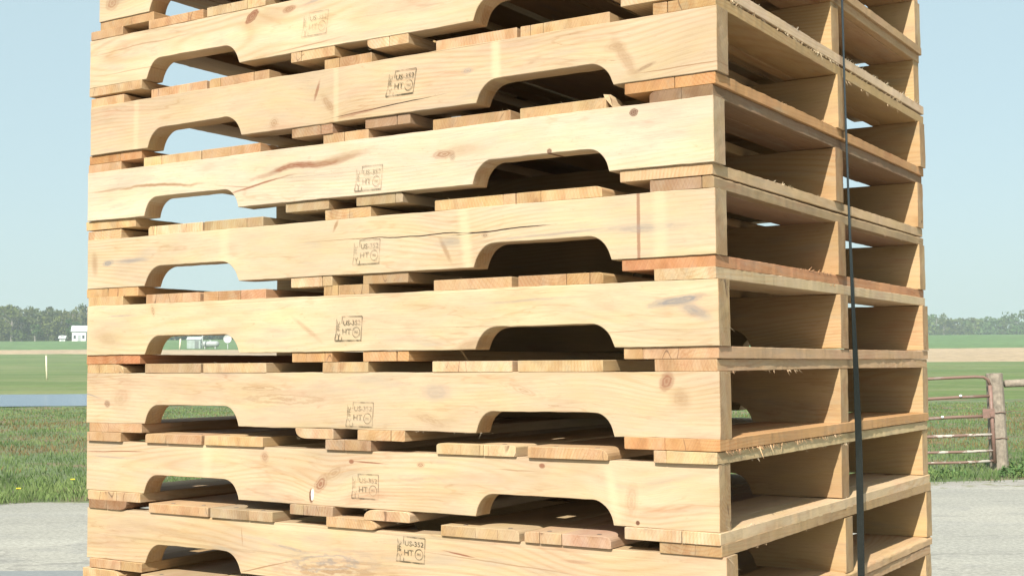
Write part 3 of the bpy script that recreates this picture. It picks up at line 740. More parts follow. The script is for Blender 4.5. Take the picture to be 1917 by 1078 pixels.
def band(name, f0, f1, nd, mat, label=None, lift=0., power=1.):
    T = np.linspace(0, 1, nd) ** power
    V = []
    for t in T:
        d = f0(LG) * (1 - t) + f1(LG) * t
        z = zland(LG, d) + lift
        for l, dd, zz in zip(LG, d, z): V.append(W(l, dd, zz))
    n = len(LG); F = [(a * n + b, a * n + b + 1, (a + 1) * n + b + 1, (a + 1) * n + b) for a in range(nd - 1) for b in range(n - 1)]
    o = raw_obj(name, V, F, mat, smooth=True)
    tag(o, label, None, None, 'structure')
    return o
const = lambda c: (lambda l: np.full_like(l, c))

def ground_mat(name, cols, scales, bump=.3, bdist=.02, rough=.95, extra=None):
    m, g, b = new_mat(name)
    tc = g.node('ShaderNodeTexCoord').outputs['Object']
    n0 = g.noise(tc, scales[0], 5., .6); n1 = g.noise(g.vmath('ADD', tc, (7., 3., 0.)), scales[1], 5., .65); n2 = g.noise(tc, scales[2], 3., .7)
    col = g.mix(g.ss(n0, .38, .62), c4(cols[0]), c4(cols[1]))
    col = g.mix(g.math('MULTIPLY', g.ss(n1, .50, .64), .8), col, c4(cols[2]))
    f = g.lin(n2, .25, .75, .66, 1.32)
    col = g.mix(1., col, g.comb(f, f, f), 'MULTIPLY')
    if extra: col = extra(g, tc, col, n0, n1, n2)
    g.put(b.inputs['Base Color'], col); b.inputs['Roughness'].default_value = rough; b.inputs['Specular IOR Level'].default_value = .15
    bn = g.node('ShaderNodeBump'); bn.inputs['Strength'].default_value = bump; bn.inputs['Distance'].default_value = bdist
    g.put(bn.inputs['Height'], n2); g.put(b.inputs['Normal'], bn.outputs[0])
    return m

def dl_coords(g, tc):      # object coords -> (l, d) frame
    d = g.vmath('DOT_PRODUCT', g.vmath('SUBTRACT', tc, (CAM.x, CAM.y, 0)), (FW.x, FW.y, 0))
    l = g.vmath('DOT_PRODUCT', g.vmath('SUBTRACT', tc, (CAM.x, CAM.y, 0)), (RT.x, RT.y, 0))
    return l, d
def road_extra(g, tc, col, n0, n1, n2):
    l, d = dl_coords(g, tc)
    # long tyre-worn bands and thin cracks running along the road
    dd = g.math('SUBTRACT', d, g.math('MULTIPLY', l, .115))
    v = g.comb(g.math('MULTIPLY', l, .10), g.math('MULTIPLY', dd, 1.4), 0.)
    bd = g.noise(v, 1., 4., .6)
    f = g.lin(bd, .3, .7, .90, 1.08)
    col = g.mix(1., col, g.comb(f, f, f), 'MULTIPLY')
    cr = g.vor(g.comb(g.math('ADD', g.math('MULTIPLY', l, .22), g.math('MULTIPLY', n1, .6)), g.math('ADD', g.math('MULTIPLY', dd, .8), g.math('MULTIPLY', n0, .9)), 0.), 1., 'DISTANCE_TO_EDGE')
    ck = g.math('MULTIPLY', g.math('SUBTRACT', 1., g.ss(cr.outputs['Distance'], .004, .018)), g.ss(n1, .42, .55))
    col = g.mix(g.math('MULTIPLY', ck, .5), col, (.15, .14, .13, 1))
    # shadow lying on the road, painted into its colour as a blue-grey patch
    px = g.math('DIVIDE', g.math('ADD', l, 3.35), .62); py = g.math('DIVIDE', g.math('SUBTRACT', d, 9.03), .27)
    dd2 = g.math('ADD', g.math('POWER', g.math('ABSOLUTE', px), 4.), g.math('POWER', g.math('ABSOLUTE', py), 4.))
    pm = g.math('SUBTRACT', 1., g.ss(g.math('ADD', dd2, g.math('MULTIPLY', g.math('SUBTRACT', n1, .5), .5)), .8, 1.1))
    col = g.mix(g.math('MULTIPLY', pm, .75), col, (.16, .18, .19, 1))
    sp = g.ss(g.noise(tc, 55., 2., .6), .64, .72)
    col = g.mix(g.math('MULTIPLY', sp, .35), col, (.46, .45, .42, 1))
    return col
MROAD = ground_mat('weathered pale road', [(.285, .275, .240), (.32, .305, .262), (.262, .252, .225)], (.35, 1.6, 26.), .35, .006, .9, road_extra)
MGRASS = ground_mat('pasture ground', [(.098, .132, .058), (.125, .158, .078), (.19, .125, .085)], (.16, .55, 5.), .6, .06)
def mead_extra(g, tc, col, n0, n1, n2):
    l, d = dl_coords(g, tc)
    v = g.comb(g.math('MULTIPLY', l, .035), g.math('MULTIPLY', d, .16), 0.)
    b1 = g.noise(v, 1., 4., .6)
    col = g.mix(g.math('MULTIPLY', g.ss(b1, .42, .62), .7), col, (.165, .175, .08, 1))
    b2 = g.noise(g.comb(g.math('MULTIPLY', l, .03), g.math('MULTIPLY', d, .06), 4.), 1., 3., .6)
    col = g.mix(g.math('MULTIPLY', g.ss(b2, .46, .58), .5), col, (.075, .12, .034, 1))
    return col
MMEAD = ground_mat('meadow', [(.095, .142, .040), (.120, .165, .050), (.130, .148, .050)], (.05, .25, 1.6), .4, .1, .95, mead_extra)
MSOIL = ground_mat('dry ploughed soil', [(.34, .25, .155), (.38, .28, .175), (.32, .235, .15)], (.02, .08, .6), .3, .1)
MFAR = ground_mat('young crop field', [(.085, .15, .05), (.10, .17, .06), (.10, .145, .055)], (.012, .05, .4), .3, .1)

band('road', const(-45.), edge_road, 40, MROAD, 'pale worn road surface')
MGRAV = ground_mat('gravel shoulder', [(.33, .31, .28), (.27, .25, .22), (.18, .18, .09)], (1.2, 4., 34.), .8, .02)
vw = lambda l: .08 + .75 * np.clip((l + 1) / 5, 0, 1) + .06 * np.sin(l * 3.7) + .05 * np.sin(l * 8.3)
band('road_shoulder', edge_road, lambda l: edge_road(l) + vw(l), 5, MGRAV, 'narrow broken gravel edge of the road')
band('grass_bank', lambda l: edge_road(l) + vw(l), const(58.), 60, MGRASS, 'rough pasture with bare earth patches beside the road', 0., 1.5)
band('meadow', const(58.), strip_near, 50, MMEAD, 'green meadow rising beyond the pond')
band('ploughed_field', strip_near, strip_far, 8, MSOIL, 'strip of bare tan ploughed soil')
band('crop_field', strip_far, const(1290.), 40, MFAR, 'green crop field under the far woods', 0., 1.6)
# pond
pv = [W(-42, 68.5, -.20)]; pf = []
npn = 72
for k in range(npn):
    a = 2 * math.pi * k / npn; c, s = math.cos(a), math.sin(a)
    q = lambda v: math.copysign(abs(v) ** .5, v)
    pv.append(W(-42 + 37.5 * q(c), 68.5 + 13.0 * q(s), -.20))
for k in range(npn): pf.append((0, 1 + k, 1 + (k + 1) % npn))
mw, g, b = new_mat('pond water')
b.inputs['Base Color'].default_value = (.09, .125, .185, 1); b.inputs['Roughness'].default_value = .2; b.inputs['IOR'].default_value = 1.33
tcw = g.node('ShaderNodeTexCoord').outputs['Object']
bn = g.node('ShaderNodeBump'); bn.inputs['Strength'].default_value = .6; bn.inputs['Distance'].default_value = .05
g.put(bn.inputs['Height'], g.noise(tcw, 3., 3., .5)); g.put(b.inputs['Normal'], bn.outputs[0])
tag(raw_obj('pond', pv, pf, mw), 'still farm pond reflecting the pale sky', None, None, 'structure')

# ------------------------------------------------------------------ grass blades on the bank
def leaf_mat(name, c1, c2, trans=.35, rough=.6, tint=False):
    m = bpy.data.materials.new(name); m.use_nodes = True
    t = m.node_tree; t.nodes.clear(); g = N(t)
    out = g.node('ShaderNodeOutputMaterial'); d = g.node('ShaderNodeBsdfDiffuse'); tr = g.node('ShaderNodeBsdfTranslucent'); mx = g.node('ShaderNodeMixShader')
    gi = g.node('ShaderNodeNewGeometry')
    col = g.mix(gi.outputs['Random Per Island'], c4(c1), c4(c2))
    if tint:
        a = g.node('ShaderNodeAttribute', attribute_name='tint')
        col = g.mix(1., col, a.outputs['Color'], 'MULTIPLY')
    g.put(d.inputs[0], col); g.put(tr.inputs[0], col); mx.inputs[0].default_value = trans
    g.l.new(d.outputs[0], mx.inputs[1]); g.l.new(tr.outputs[0], mx.inputs[2]); g.l.new(mx.outputs[0], out.inputs[0])
    return m
MBLADE = leaf_mat('grass blades', (.125, .188, .066), (.21, .262, .118), .3, tint=True)
def grass(name, n, lf, df, hf, wf, seed, label, tintf):
    r = np.random.default_rng(seed)
    d = df(r, n); l = lf(r, n, d)
    keep = d > edge_road(l) + vw(l) * r.uniform(.6, 1.3, n)
    d = d[keep]; l = l[keep]; n = len(d)
    z = zland(l, d)
    h = hf(r, n, d); w = wf(r, n, d)
    a = r.uniform(0, 2 * np.pi, n); lean = h * r.uniform(.1, .7, n); la = r.uniform(0, 2 * np.pi, n)
    bx = CAM.x + RT.x * l + FW.x * d; by = CAM.y + RT.y * l + FW.y * d
    V = np.zeros((n, 4, 3))
    V[:, 0] = np.stack([bx - np.cos(a) * w / 2, by - np.sin(a) * w / 2, z - .01], 1)
    V[:, 1] = np.stack([bx + np.cos(a) * w / 2, by + np.sin(a) * w / 2, z - .01], 1)
    V[:, 2] = np.stack([bx + np.cos(la) * lean * .35 + np.cos(a) * w * .4, by + np.sin(la) * lean * .35 + np.sin(a) * w * .4, z + h * .55], 1)
    V[:, 3] = np.stack([bx + np.cos(la) * lean, by + np.sin(la) * lean, z + h], 1)
    idx = np.arange(n) * 4
    F = np.stack([idx, idx + 1, idx + 2, idx + 3], 1)
    me = bpy.data.meshes.new(name); me.vertices.add(n * 4); me.vertices.foreach_set('co', V.ravel())
    me.loops.add(n * 4); me.loops.foreach_set('vertex_index', F.ravel()); me.polygons.add(n)
    me.polygons.foreach_set('loop_start', idx); me.polygons.foreach_set('loop_total', np.full(n, 4)); me.update()
    at = me.color_attributes.new('tint', 'FLOAT_COLOR', 'POINT')
    t = tintf(l, d, r, n)
    at.data.foreach_set('color', np.repeat(t, 4, axis=0).astype(np.float32).ravel())
    o = link(name, me, None, MBLADE)
    tag(o, label, 'grass', None, 'stuff')
    return o
def patchy(l, d): return np.sin(l * 1.9 + 1.3 * np.sin(d * .8)) * np.sin(d * .95 + 1.7 * np.sin(l * .6)) + .5 * np.sin(l * 4.1 + d * 2.3)
def tint_bank(l, d, r, n):
    q = np.clip(patchy(l, d) * .5 + .5, 0, 1)[:, None]
    pz = np.sin(l * .9 + 2.1 * np.sin(d * .35)) * np.sin(d * .55 + 1.2 * np.sin(l * .45)) + .6 * np.sin(l * 2.3 + d * .8) * np.sin(d * 1.3)
    dens = np.clip((d - 17.5) / 4, 0, 1) * np.clip((44 - d) / 10, .25, 1) * np.clip(.5 + .9 * pz, 0, .97)
    brown = (r.random(n) < dens).astype(float)[:, None]
    t = np.concatenate([.6 + .6 * q, .68 + .5 * q, .6 + .45 * q], 1)
    t = t * (1 - brown) + np.array([[1.22, .66, .74]]) * brown
    return np.concatenate([t, np.ones((n, 1))], 1)
grass('grass', 170000, lambda r, n, d: r.uniform(-1, 1, n) * (d * .46 + 2.0), lambda r, n: 13.3 + 40 * r.random(n) ** 2.0,
      lambda r, n, d: r.uniform(.02, .085, n) * (1 + .5 * (d < 16.5)), lambda r, n, d: .006 + .0007 * (d - 13), 3,
      'short rough grass growing on the bank beside the road', tint_bank)

# dandelions
def dandelion(l, d, label):
    z = float(zland(l, d))
    root = empty('dandelion', W(l, d, z)); tag(root, label, 'flower', 'dandelions in the roadside grass')
    bm = bmesh.new(); add_tube(bm, [(0, 0, 0), (.004, 0, .07), (.01, 0, .14)], .003, 5); bm_obj('stem', bm, MSTEM, root)
    bm = bmesh.new(); c = bm.verts.new((.01, 0, .150)); rr = [bm.verts.new((.01 + .026 * math.cos(a), .026 * math.sin(a), .140 + .008 * (k % 2))) for k, a in enumerate([k * math.pi / 8 for k in range(16)])]
    bt = bm.verts.new((.01, 0, .135))
    for k in range(16): bm.faces.new((c, rr[k], rr[(k + 1) % 16])); bm.faces.new((bt, rr[(k + 1) % 16], rr[k]))
    bm_obj('flower_head', bm, MYEL, root)
MSTEM = simple('weed stem', (.16, .25, .06), .7); MYEL = simple('dandelion yellow', (.80, .58, .03), .7)
def LD(u, v, d=None):     # only used to note where things stand on level ground (metres)
    return None
dandelion(-5.33, 14.05, 'yellow dandelion at the left edge of the photo by the road')
dandelion(-5.12, 15.15, 'yellow dandelion in taller grass, nearer the pallet stack than the other')

# ------------------------------------------------------------------ gate, posts and rail fence on the right
MWEATH = simple('weathered post wood', (.215, .18, .14), .85, 0, 14., .35, .6)
def rust_mat(name, paint, bias):
    m, g, b = new_mat(name)
    tc = g.node('ShaderNodeTexCoord').outputs['Object']
    n = g.noise(g.vmath('MULTIPLY', tc, (5., 12., 12.)), 1., 4., .6); n2 = g.noise(tc, 60., 3., .6)
    x = g.sep(tc)[0]
    f = g.math('ADD', n, g.math('MULTIPLY', g.math('SUBTRACT', n2, .5), .25))
    col = g.mix(g.ss(f, bias, bias + .05), (.165, .10, .075, 1), c4(paint))
    g.put(b.inputs['Base Color'], col); b.inputs['Roughness'].default_value = .6
    return m
MRUST = rust_mat('rusty gate paint', (.19, .14, .115), .58); MRUSTW = rust_mat('chipped whitish gate rail', (.40, .36, .31), .50); MRUSTR = rust_mat('rusty gate upright', (.20, .115, .09), .45)
def ang_post(l, d): pass
GL, GD = 6.42, 17.3
gx = math.atan2(RT.y, RT.x)
groot = empty('farm_gate', W(GL - .02, GD, .0), (0, R(-1.9), gx + R(1.)))
tag(groot, 'rusty tubular farm gate of six rails hanging beside the grey wooden post', 'gate')
GW = 3.55
tops = [1.245, .985, .72, .475, .265, .13]
for k, z in enumerate(tops):
    bm = bmesh.new()
    if k == 0:
        pts = [(-GW, 0, z - .12), (-GW + .03, 0, z - .03), (-GW + .1, 0, z)] + [(-GW + .3 + (GW - .5) * i / 8, 0, z + .004 * math.sin(i)) for i in range(9)] + [(-.09, 0, z - .005), (-.035, 0, z - .04), (-.008, 0, z - .12)]
    else: pts = [(-GW, 0, z + .0)] + [(-GW + GW * i / 8, 0, z + .006 * math.sin(i * 1.7 + k)) for i in range(1, 8)] + [(-.01, 0, z)]
    add_tube(bm, pts, .021 if k < 4 else .019, 10)
    bm_obj('rail', bm, MRUST if k < 2 else (MRUSTW if k in (3, 4, 5) else MRUST), groot, smooth=True)
for x, nm in ((-.008, 'end_upright'), (-GW, 'end_upright'), (-GW * .5, 'brace')):
    bm = bmesh.new(); add_tube(bm, [(x, 0 if nm[0] == 'e' else .03, 1.13 if nm[0] == 'e' else 1.22), (x, 0 if nm[0] == 'e' else .03, .10)], .027 if nm[0] == 'e' else .02, 10)
    bm_obj(nm, bm, MRUSTR, groot, smooth=True)
bm = bmesh.new(); add_box(bm, (-.06, -.03, .76), (.16, .012, .12)); add_box(bm, (-.02, -.032, .74), (.05, .03, .05)); bm_obj('latch_plate', bm, MRUSTR, groot)
MINS = simple('white insulator', (.85, .85, .78), .4)
for x, z in ((-.42, .985), (-.68, .715)):
    bm = bmesh.new(); bmesh.ops.create_icosphere(bm, subdivisions=2, radius=.017, matrix=Matrix.Translation((x, -.03, z + .02)) @ Matrix.Diagonal((1.2, .8, 1, 1)))
    bm_obj('insulator', bm, MINS, groot, smooth=True)

def post(name, l, d, h, w, lean, label, seed):
    rng = random.Random(seed)
    root = empty(name, W(l, d, float(zland(l, d)) - .02), (0, lean, gx))
    tag(root, label, 'post', 'weathered wooden fence posts')
    bm = bmesh.new(); n = 18; prev = None
    for i in range(14):
        t = i / 13; z = h * t; ring = []
        for k in range(n):
            a = 2 * math.pi * k / n
            r = w / 2 * (1.10 - .14 * t) * (1 + .07 * mnoise.noise((math.cos(a) * 1.5 + seed, math.sin(a) * 1.5, z * 1.2)) + .05 * mnoise.noise((k * 3.3, seed, z * .6)))
            if k in (4, 13): r *= .90
            ring.append(bm.verts.new((r * math.cos(a), r * math.sin(a), z + (.02 * mnoise.noise((math.cos(a) * 2, math.sin(a) * 2, seed)) if i == 13 else 0))))
        if prev:
            for k in range(n): bm.faces.new((prev[k], prev[(k + 1) % n], ring[(k + 1) % n], ring[k]))
        prev = ring
    bm.faces.new(prev)
    bm_obj('timber', bm, MWEATH, root)
    for zz in (.78, .44):
        bm = bmesh.new(); pts = [((w * .56) * math.cos(a), (w * .56) * math.sin(a), zz + .01 * math.sin(3 * a)) for a in np.linspace(0, 2 * math.pi, 17)]
        add_tube(bm, pts, .006, 5, False)
        bm_obj('wire_wrap', bm, MRUST, root)
    return root
PW = 6.505
post('gate_post', PW, 17.45, 1.30, .225, R(-1.6), 'thick weathered grey wooden post between the rusty gate and the rail fence', 3)
post('gate_post', PW - GW - .30, 17.25, 1.28, .21, R(-1.), 'weathered wooden post at the far hinge end of the gate, behind the pallet stack', 8)
# rail fence going right
fr = empty('rail_fence', W(PW + .12, 17.45, 0), (0, 0, gx + R(2)))
tag(fr, 'grey round wooden rail fence running right from the gate post', 'fence')
bm = bmesh.new(); add_tube(bm, [(-.02, 0, 1.145)] + [(.4 * i, 0, 1.15 + .008 * math.sin(i * 1.3)) for i in range(1, 9)], [.050 + .005 * math.sin(i * 2.) for i in range(9)], 12)
bm_obj('top_rail', bm, MWEATH, fr, smooth=True)
for zz in (.78, .44):
    bm = bmesh.new(); add_tube(bm, [(-.05, 0, zz)] + [(.4 * i, 0, zz - .03 * math.sin(i / 8 * math.pi)) for i in range(1, 9)], .004, 5); bm_obj('wire', bm, MRUST, fr)
bm = bmesh.new(); add_tube(bm, [(3.2, 0, 0), (3.2, 0, .6), (3.21, 0, 1.25)], [.10, .09, .085], 14); bm_obj('end_post', bm, MWEATH, fr)

# weeds at the foot of the post and along the gate
def weed(name, l, d, rad, hgt, n, seed, label, col=None):
    r = random.Random(seed); verts = []; faces = []
    for _ in range(n):
        a = r.uniform(0, 2 * math.pi); q = rad * math.sqrt(r.random()); h = hgt * (1 - (q / rad) ** 2 * .6) * r.uniform(.3, 1)
        c = Vector((q * math.cos(a), q * math.sin(a), h)); s = r.uniform(.02, .05)
        t = Vector((r.uniform(-1, 1), r.uniform(-1, 1), r.uniform(-.3, .8))).normalized(); m_ = t.cross(Vector((r.uniform(-1, 1), r.uniform(-1, 1), .6))).normalized()
        i0 = len(verts)
        verts += [c - t * s, c + m_ * s * .35, c + t * s, c - m_ * s * .35]; faces.append((i0, i0 + 1, i0 + 2, i0 + 3))
    root = empty(name, W(l, d, float(zland(l, d)))); tag(root, label, 'plant', 'broad-leaved weeds by the gate')
    raw_obj('foliage', verts, faces, MWEED, root)
    bm = bmesh.new()
    for _ in range(14):
        a = r.uniform(0, 2 * math.pi); q = rad * r.uniform(.2, .8)
        add_tube(bm, [(q * .15 * math.cos(a), q * .15 * math.sin(a), 0), (q * .6 * math.cos(a), q * .6 * math.sin(a), hgt * .4), (q * math.cos(a), q * math.sin(a), hgt * .7)], .004, 4, False)
    bm_obj('stems', bm, MSTEM, root)
MWEED = leaf_mat('weed leaves', (.07, .13, .045), (.12, .19, .075), .2)
weed('weed_clump', 6.35, 16.3, .28, .20, 300, 5, 'dark green leafy weed clump at the foot of the grey gate post')
weed('weed_clump', 5.35, 16.4, .42, .10, 150, 6, 'low pale weed patch under the gate beside the pallet stack')
weed('weed_clump', 7.15, 16.9, .28, .18, 150, 7, 'leafy weed clump right of the grey gate post')

# ------------------------------------------------------------------ things out in the fields (left)
MPALE = simple('pale painted metal', (.40, .42, .40), .5); MPOLE = simple('sun-bleached stake wood', (.66, .60, .42), .8, 0, 20., .2)
def stake(name, l, d, h, w, lean, label, mat=MPOLE, cat='stake'):
    z = float(zland(l, d)); root = empty(name, W(l, d, z - .1), (0, lean, gx)); tag(root, label, cat, None)
    bm = bmesh.new(); add_tube(bm, [(0, 0, 0), (0, 0, h * .6), (.01, 0, h)], [w, w * .95, w * .8], 10); bm_obj('shaft', bm, mat, root, smooth=True)
    bm = bmesh.new(); add_tube(bm, [(.01, 0, h), (.01, 0, h + .04)], [w * 1.1, w * .7], 10); bm_obj('cap', bm, mat, root)
    return root
stake('stake', -43.0, 120., 2.3, .085, R(-3), 'thin pale leaning stake standing in the meadow left of the stack beyond the pond')
stake('stake', -76.9, 300., 2.5, .22, R(3), 'short tan stake seen through the left notch of the pallet, left of the white pole')
stake('pole', -71.7, 300., 4.6, .13, 0, 'tall thin white pole seen through the left notch of the pallet beside the pale tank', MPALE, 'pole')
# propane tank
z = float(zland(-70, 301)); MTANK = simple('dull tank paint', (.27, .29, .28), .5); tk = empty('gas_tank', W(-70.3, 302., z), (0, 0, gx)); tag(tk, 'pale horizontal gas tank in the field seen through the left notch of the pallet', 'tank')
bm = bmesh.new(); pts = []; rads = []
for i in range(13):
    t = i / 12; xx = -2.1 + 4.2 * t; pts.append((xx, 0, 1.15)); e = min(1., min(t, 1 - t) / .14 + .001); rads.append(.72 * math.sqrt(max(.02, 1 - (1 - e) ** 2)))
add_tube(bm, pts, rads, 20); bm_obj('shell', bm, MTANK, tk, smooth=True)
for xx in (-1.2, 1.2):
    bm = bmesh.new(); add_box(bm, (xx, 0, .25), (.2, .9, .6)); bm_obj('leg', bm, simple('concrete saddle', (.4, .4, .38), .9), tk)
bm = bmesh.new(); add_tube(bm, [(0, 0, 1.8), (0, 0, 2.05)], .22, 14); bm_obj('valve_dome', bm, MPALE, tk)
# grey field shed
z = float(zland(-74, 304)); sh = empty('field_shed', W(-74.4, 304., z), (0, 0, gx)); tag(sh, 'small grey-green shed seen through the left notch of the pallet, between stake and white pole', 'shed')
MSHED = simple('grey green shed metal', (.24, .29, .26), .6, 0, 1.5, .15); MSROOF = simple('shed roof', (.36, .40, .38), .5)
bm = bmesh.new(); add_box(bm, (0, 0, 1.05), (3.2, 2.4, 2.1)); bm_obj('wall', bm, MSHED, sh)
bm = bmesh.new(); vs = [bm.verts.new(p) for p in ((-1.75, -1.35, 2.1), (1.75, -1.35, 2.1), (1.75, 0, 2.8), (-1.75, 0, 2.8), (1.75, 1.35, 2.1), (-1.75, 1.35, 2.1))]
for f in ((0, 1, 2, 3), (3, 2, 4, 5), (0, 3, 5), (1, 4, 2), (0, 5, 4, 1)): bm.faces.new([vs[k] for k in f])
bm_obj('roof', bm, MSROOF, sh)
bm = bmesh.new(); add_box(bm, (.7, -1.22, .95), (.9, .05, 1.8)); bm_obj('door', bm, simple('shed door', (.12, .14, .13), .6), sh)
# white dish on a post
z = float(zland(-65.5, 299)); ds = empty('dish_antenna', W(-65.6, 299., z), (0, 0, gx)); tag(ds, 'white round dish on a short post seen through the left notch at its right end', 'dish')
bm = bmesh.new(); add_tube(bm, [(0, 0, 0), (0, 0, 1.7)], .10, 10); bm_obj('mast', bm, MPALE, ds)
bm = bmesh.new(); rr = []
for i in range(6):
    q = i / 5 * .95; yy = -.35 + .30 * (1 - (i / 5) ** 2)
    rr.append([bm.verts.new((q * math.cos(a) if i else 0, yy, 2.3 + (q * math.sin(a) if i else 0))) for a in [k * math.pi / 12 for k in range(24)]] if i else [bm.verts.new((0, yy, 2.3))])
for k in range(24): bm.faces.new((rr[0][0], rr[1][k], rr[1][(k + 1) % 24]))
for i in range(1, 5):
    for k in range(24): bm.faces.new((rr[i][k], rr[i + 1][k], rr[i + 1][(k + 1) % 24], rr[i][(k + 1) % 24]))
dsh = bm_obj('reflector', bm, simple('white dish', (.50, .50, .49), .4), ds)
so = dsh.modifiers.new('thick', 'SOLIDIFY'); so.thickness = .05
bm = bmesh.new(); add_tube(bm, [(0, -.05, 1.7), (0, -.7, 1.9), (0, -.85, 2.3)], .035, 8); bm_obj('feed_arm', bm, MPALE, ds)

# farmhouse and outbuildings
MWALL = simple('white clapboard', (.62, .62, .60), .7, 0, 2., .06); MRF = simple('pale metal roof', (.50, .53, .53), .45, 0, .8, .08); MWIN = simple('dark window glass', (.05, .06, .07), .1)
def gable(name, l, d, w, dep, h, rh, rot, label, cat, wins=(), cupola=False, door=None):
    z = float(zland(l, d)) - .3
    root = empty(name, W(l, d, z), (0, 0, gx + rot)); tag(root, label, cat)
    bm = bmesh.new()
    vs = [bm.verts.new(p) for p in ((-w / 2, -dep / 2, 0), (w / 2, -dep / 2, 0), (w / 2, dep / 2, 0), (-w / 2, dep / 2, 0), (-w / 2, -dep / 2, h), (w / 2, -dep / 2, h), (w / 2, dep / 2, h), (-w / 2, dep / 2, h), (-w / 2, 0, h + rh), (w / 2, 0, h + rh))]
    for f in ((0, 1, 5, 4), (2, 3, 7, 6), (1, 2, 6, 9, 5), (3, 0, 4, 8, 7), (4, 5, 9, 8), (6, 7, 8, 9)): bm.faces.new([vs[k] for k in f])
    bm_obj('wall', bm, MWALL, root)
    bm = bmesh.new(); o_ = .35
    for s in (-1, 1):
        A = [(-w / 2 - o_, s * (dep / 2 + o_), h - rh * o_ / (dep / 2) + .04), (w / 2 + o_, s * (dep / 2 + o_), h - rh * o_ / (dep / 2) + .04), (w / 2 + o_, 0, h + rh + .06), (-w / 2 - o_, 0, h + rh + .06)]
        lo = [bm.verts.new(p) for p in A]; hi = [bm.verts.new((p[0], p[1], p[2] + .12)) for p in A]
        bm.faces.new(lo); bm.faces.new(hi[::-1])
        for k in range(4): bm.faces.new((lo[k], lo[(k + 1) % 4], hi[(k + 1) % 4], hi[k]))
    rf = bm_obj('roof', bm, MRF, root)
    if cupola:
        bm = bmesh.new(); add_box(bm, (cupola, 0, h + rh + .5), (.9, .9, 1.0))
        for f in list(bm.faces):
            if f.calc_center_median().z > h + rh + .95: bmesh.ops.poke(bm, faces=[f]); 
        for v in bm.verts:
            if len(v.link_edges) == 4 and abs(v.co.x - cupola) < .01 and abs(v.co.y) < .01: v.co.z += .6
        bm_obj('cupola', bm, MWALL, rf)
    for (x, zz) in wins:
        bm = bmesh.new(); add_box(bm, (x, -dep / 2 - .03, zz), (.8, .06, 1.2)); wd_ = bm_obj('window', bm, MWALL, root)
        bm = bmesh.new(); add_box(bm, (x, -dep / 2 - .07, zz), (.66, .03, 1.05)); bm_obj('pane', bm, MWIN, wd_)
    if door is not None:
        bm = bmesh.new(); add_box(bm, (door, -dep / 2 - .03, 1.05), (.95, .06, 2.1)); bm_obj('door', bm, simple('grey door', (.3, .32, .32), .6), root)
    return root
gable('farmhouse', -131.8, 395., 4.0, 4.2, 3.3, 1.5, R(12), 'white farmhouse with gabled roof and cupola in front of the woods left of the stack', 'house', ((-1.2, 1.5), (1.3, 1.5)), .0, 0.1)
gable('farmhouse', -125.6, 399., 7.5, 5., 2.8, 1.3, R(-8), 'long white wing with pale roof joined behind the cupola farmhouse', 'house', ((-2., 1.4), (0., 1.4), (2., 1.4)), 0)
hb = bpy.data.objects['farmhouse']
gable('shed', -135.9, 392., 1.5, 1.5, 1.3, .5, R(5), 'tiny white shed a little left of the white farmhouse', 'shed', (), 0, 0.)

# ------------------------------------------------------------------ woods
MLEAF = leaf_mat('spring foliage', (.078, .112, .040), (.128, .160, .062), .2, tint=True)
MBARK = simple('grey bark', (.20, .18, .155), .9)
def crown_pts(r, n, w, h, z0):
    """points in a lumpy crown made of several lobes"""
    nl = r.integers(6, 11)
    L = []
    for _ in range(nl):
        a = r.uniform(0, 2 * np.pi); q = w * .33 * np.sqrt(r.random()); t = r.random()
        L.append((q * np.cos(a), q * np.sin(a), z0 + h * (.18 + .66 * t), w * r.uniform(.16, .30) * (1.15 - .5 * t)))
    L = np.array(L); k = r.integers(0, nl, n)
    v = r.normal(size=(n, 3)); v /= np.linalg.norm(v, axis=1)[:, None]
    rr = L[k, 3] * (.55 + .5 * r.random(n))
    P = L[k, :3] + v * rr[:, None] * np.array([1, 1, .85])
    return P
def quads(r, P, s):
    n = len(P)
    t = r.normal(size=(n, 3)); t /= np.linalg.norm(t, axis=1)[:, None]
    q = np.cross(t, r.normal(size=(n, 3))); q /= np.linalg.norm(q, axis=1)[:, None]
    S = (s * r.uniform(.5, 1.2, n))[:, None]
    return np.stack([P - t * S, P - q * S * .7, P + t * S, P + q * S * .7], 1)
def trunk_geo(r, x, y, z, h, rad, nb=5):
    V = []; F = []
    def limb(a, b, r0, r1, seg=5):
        a = np.array(a, float); b = np.array(b, float); i0 = len(V)
        d = b - a; d /= np.linalg.norm(d); u = np.cross(d, [.3, .9, .1]); u /= np.linalg.norm(u); w = np.cross(d, u)
        for c, q in ((a, r0), (b, r1)):
            for k in range(seg): an = 2 * np.pi * k / seg; V.append(c + (u * np.cos(an) + w * np.sin(an)) * q)
        for k in range(seg): F.append((i0 + k, i0 + (k + 1) % seg, i0 + seg + (k + 1) % seg, i0 + seg + k))
    top = (x + r.uniform(-.4, .4), y + r.uniform(-.4, .4), z + h * .75)
    limb((x, y, z - .5), top, rad, rad * .35)
    for _ in range(nb):
        t = r.uniform(.3, .7); p = np.array([x, y, z]) * (1 - t) + np.array(top) * t; a = r.uniform(0, 2 * np.pi)
        limb(p, p + np.array([np.cos(a) * h * .22, np.sin(a) * h * .22, h * r.uniform(.15, .28)]), rad * .4, rad * .1, 4)
    return V, F
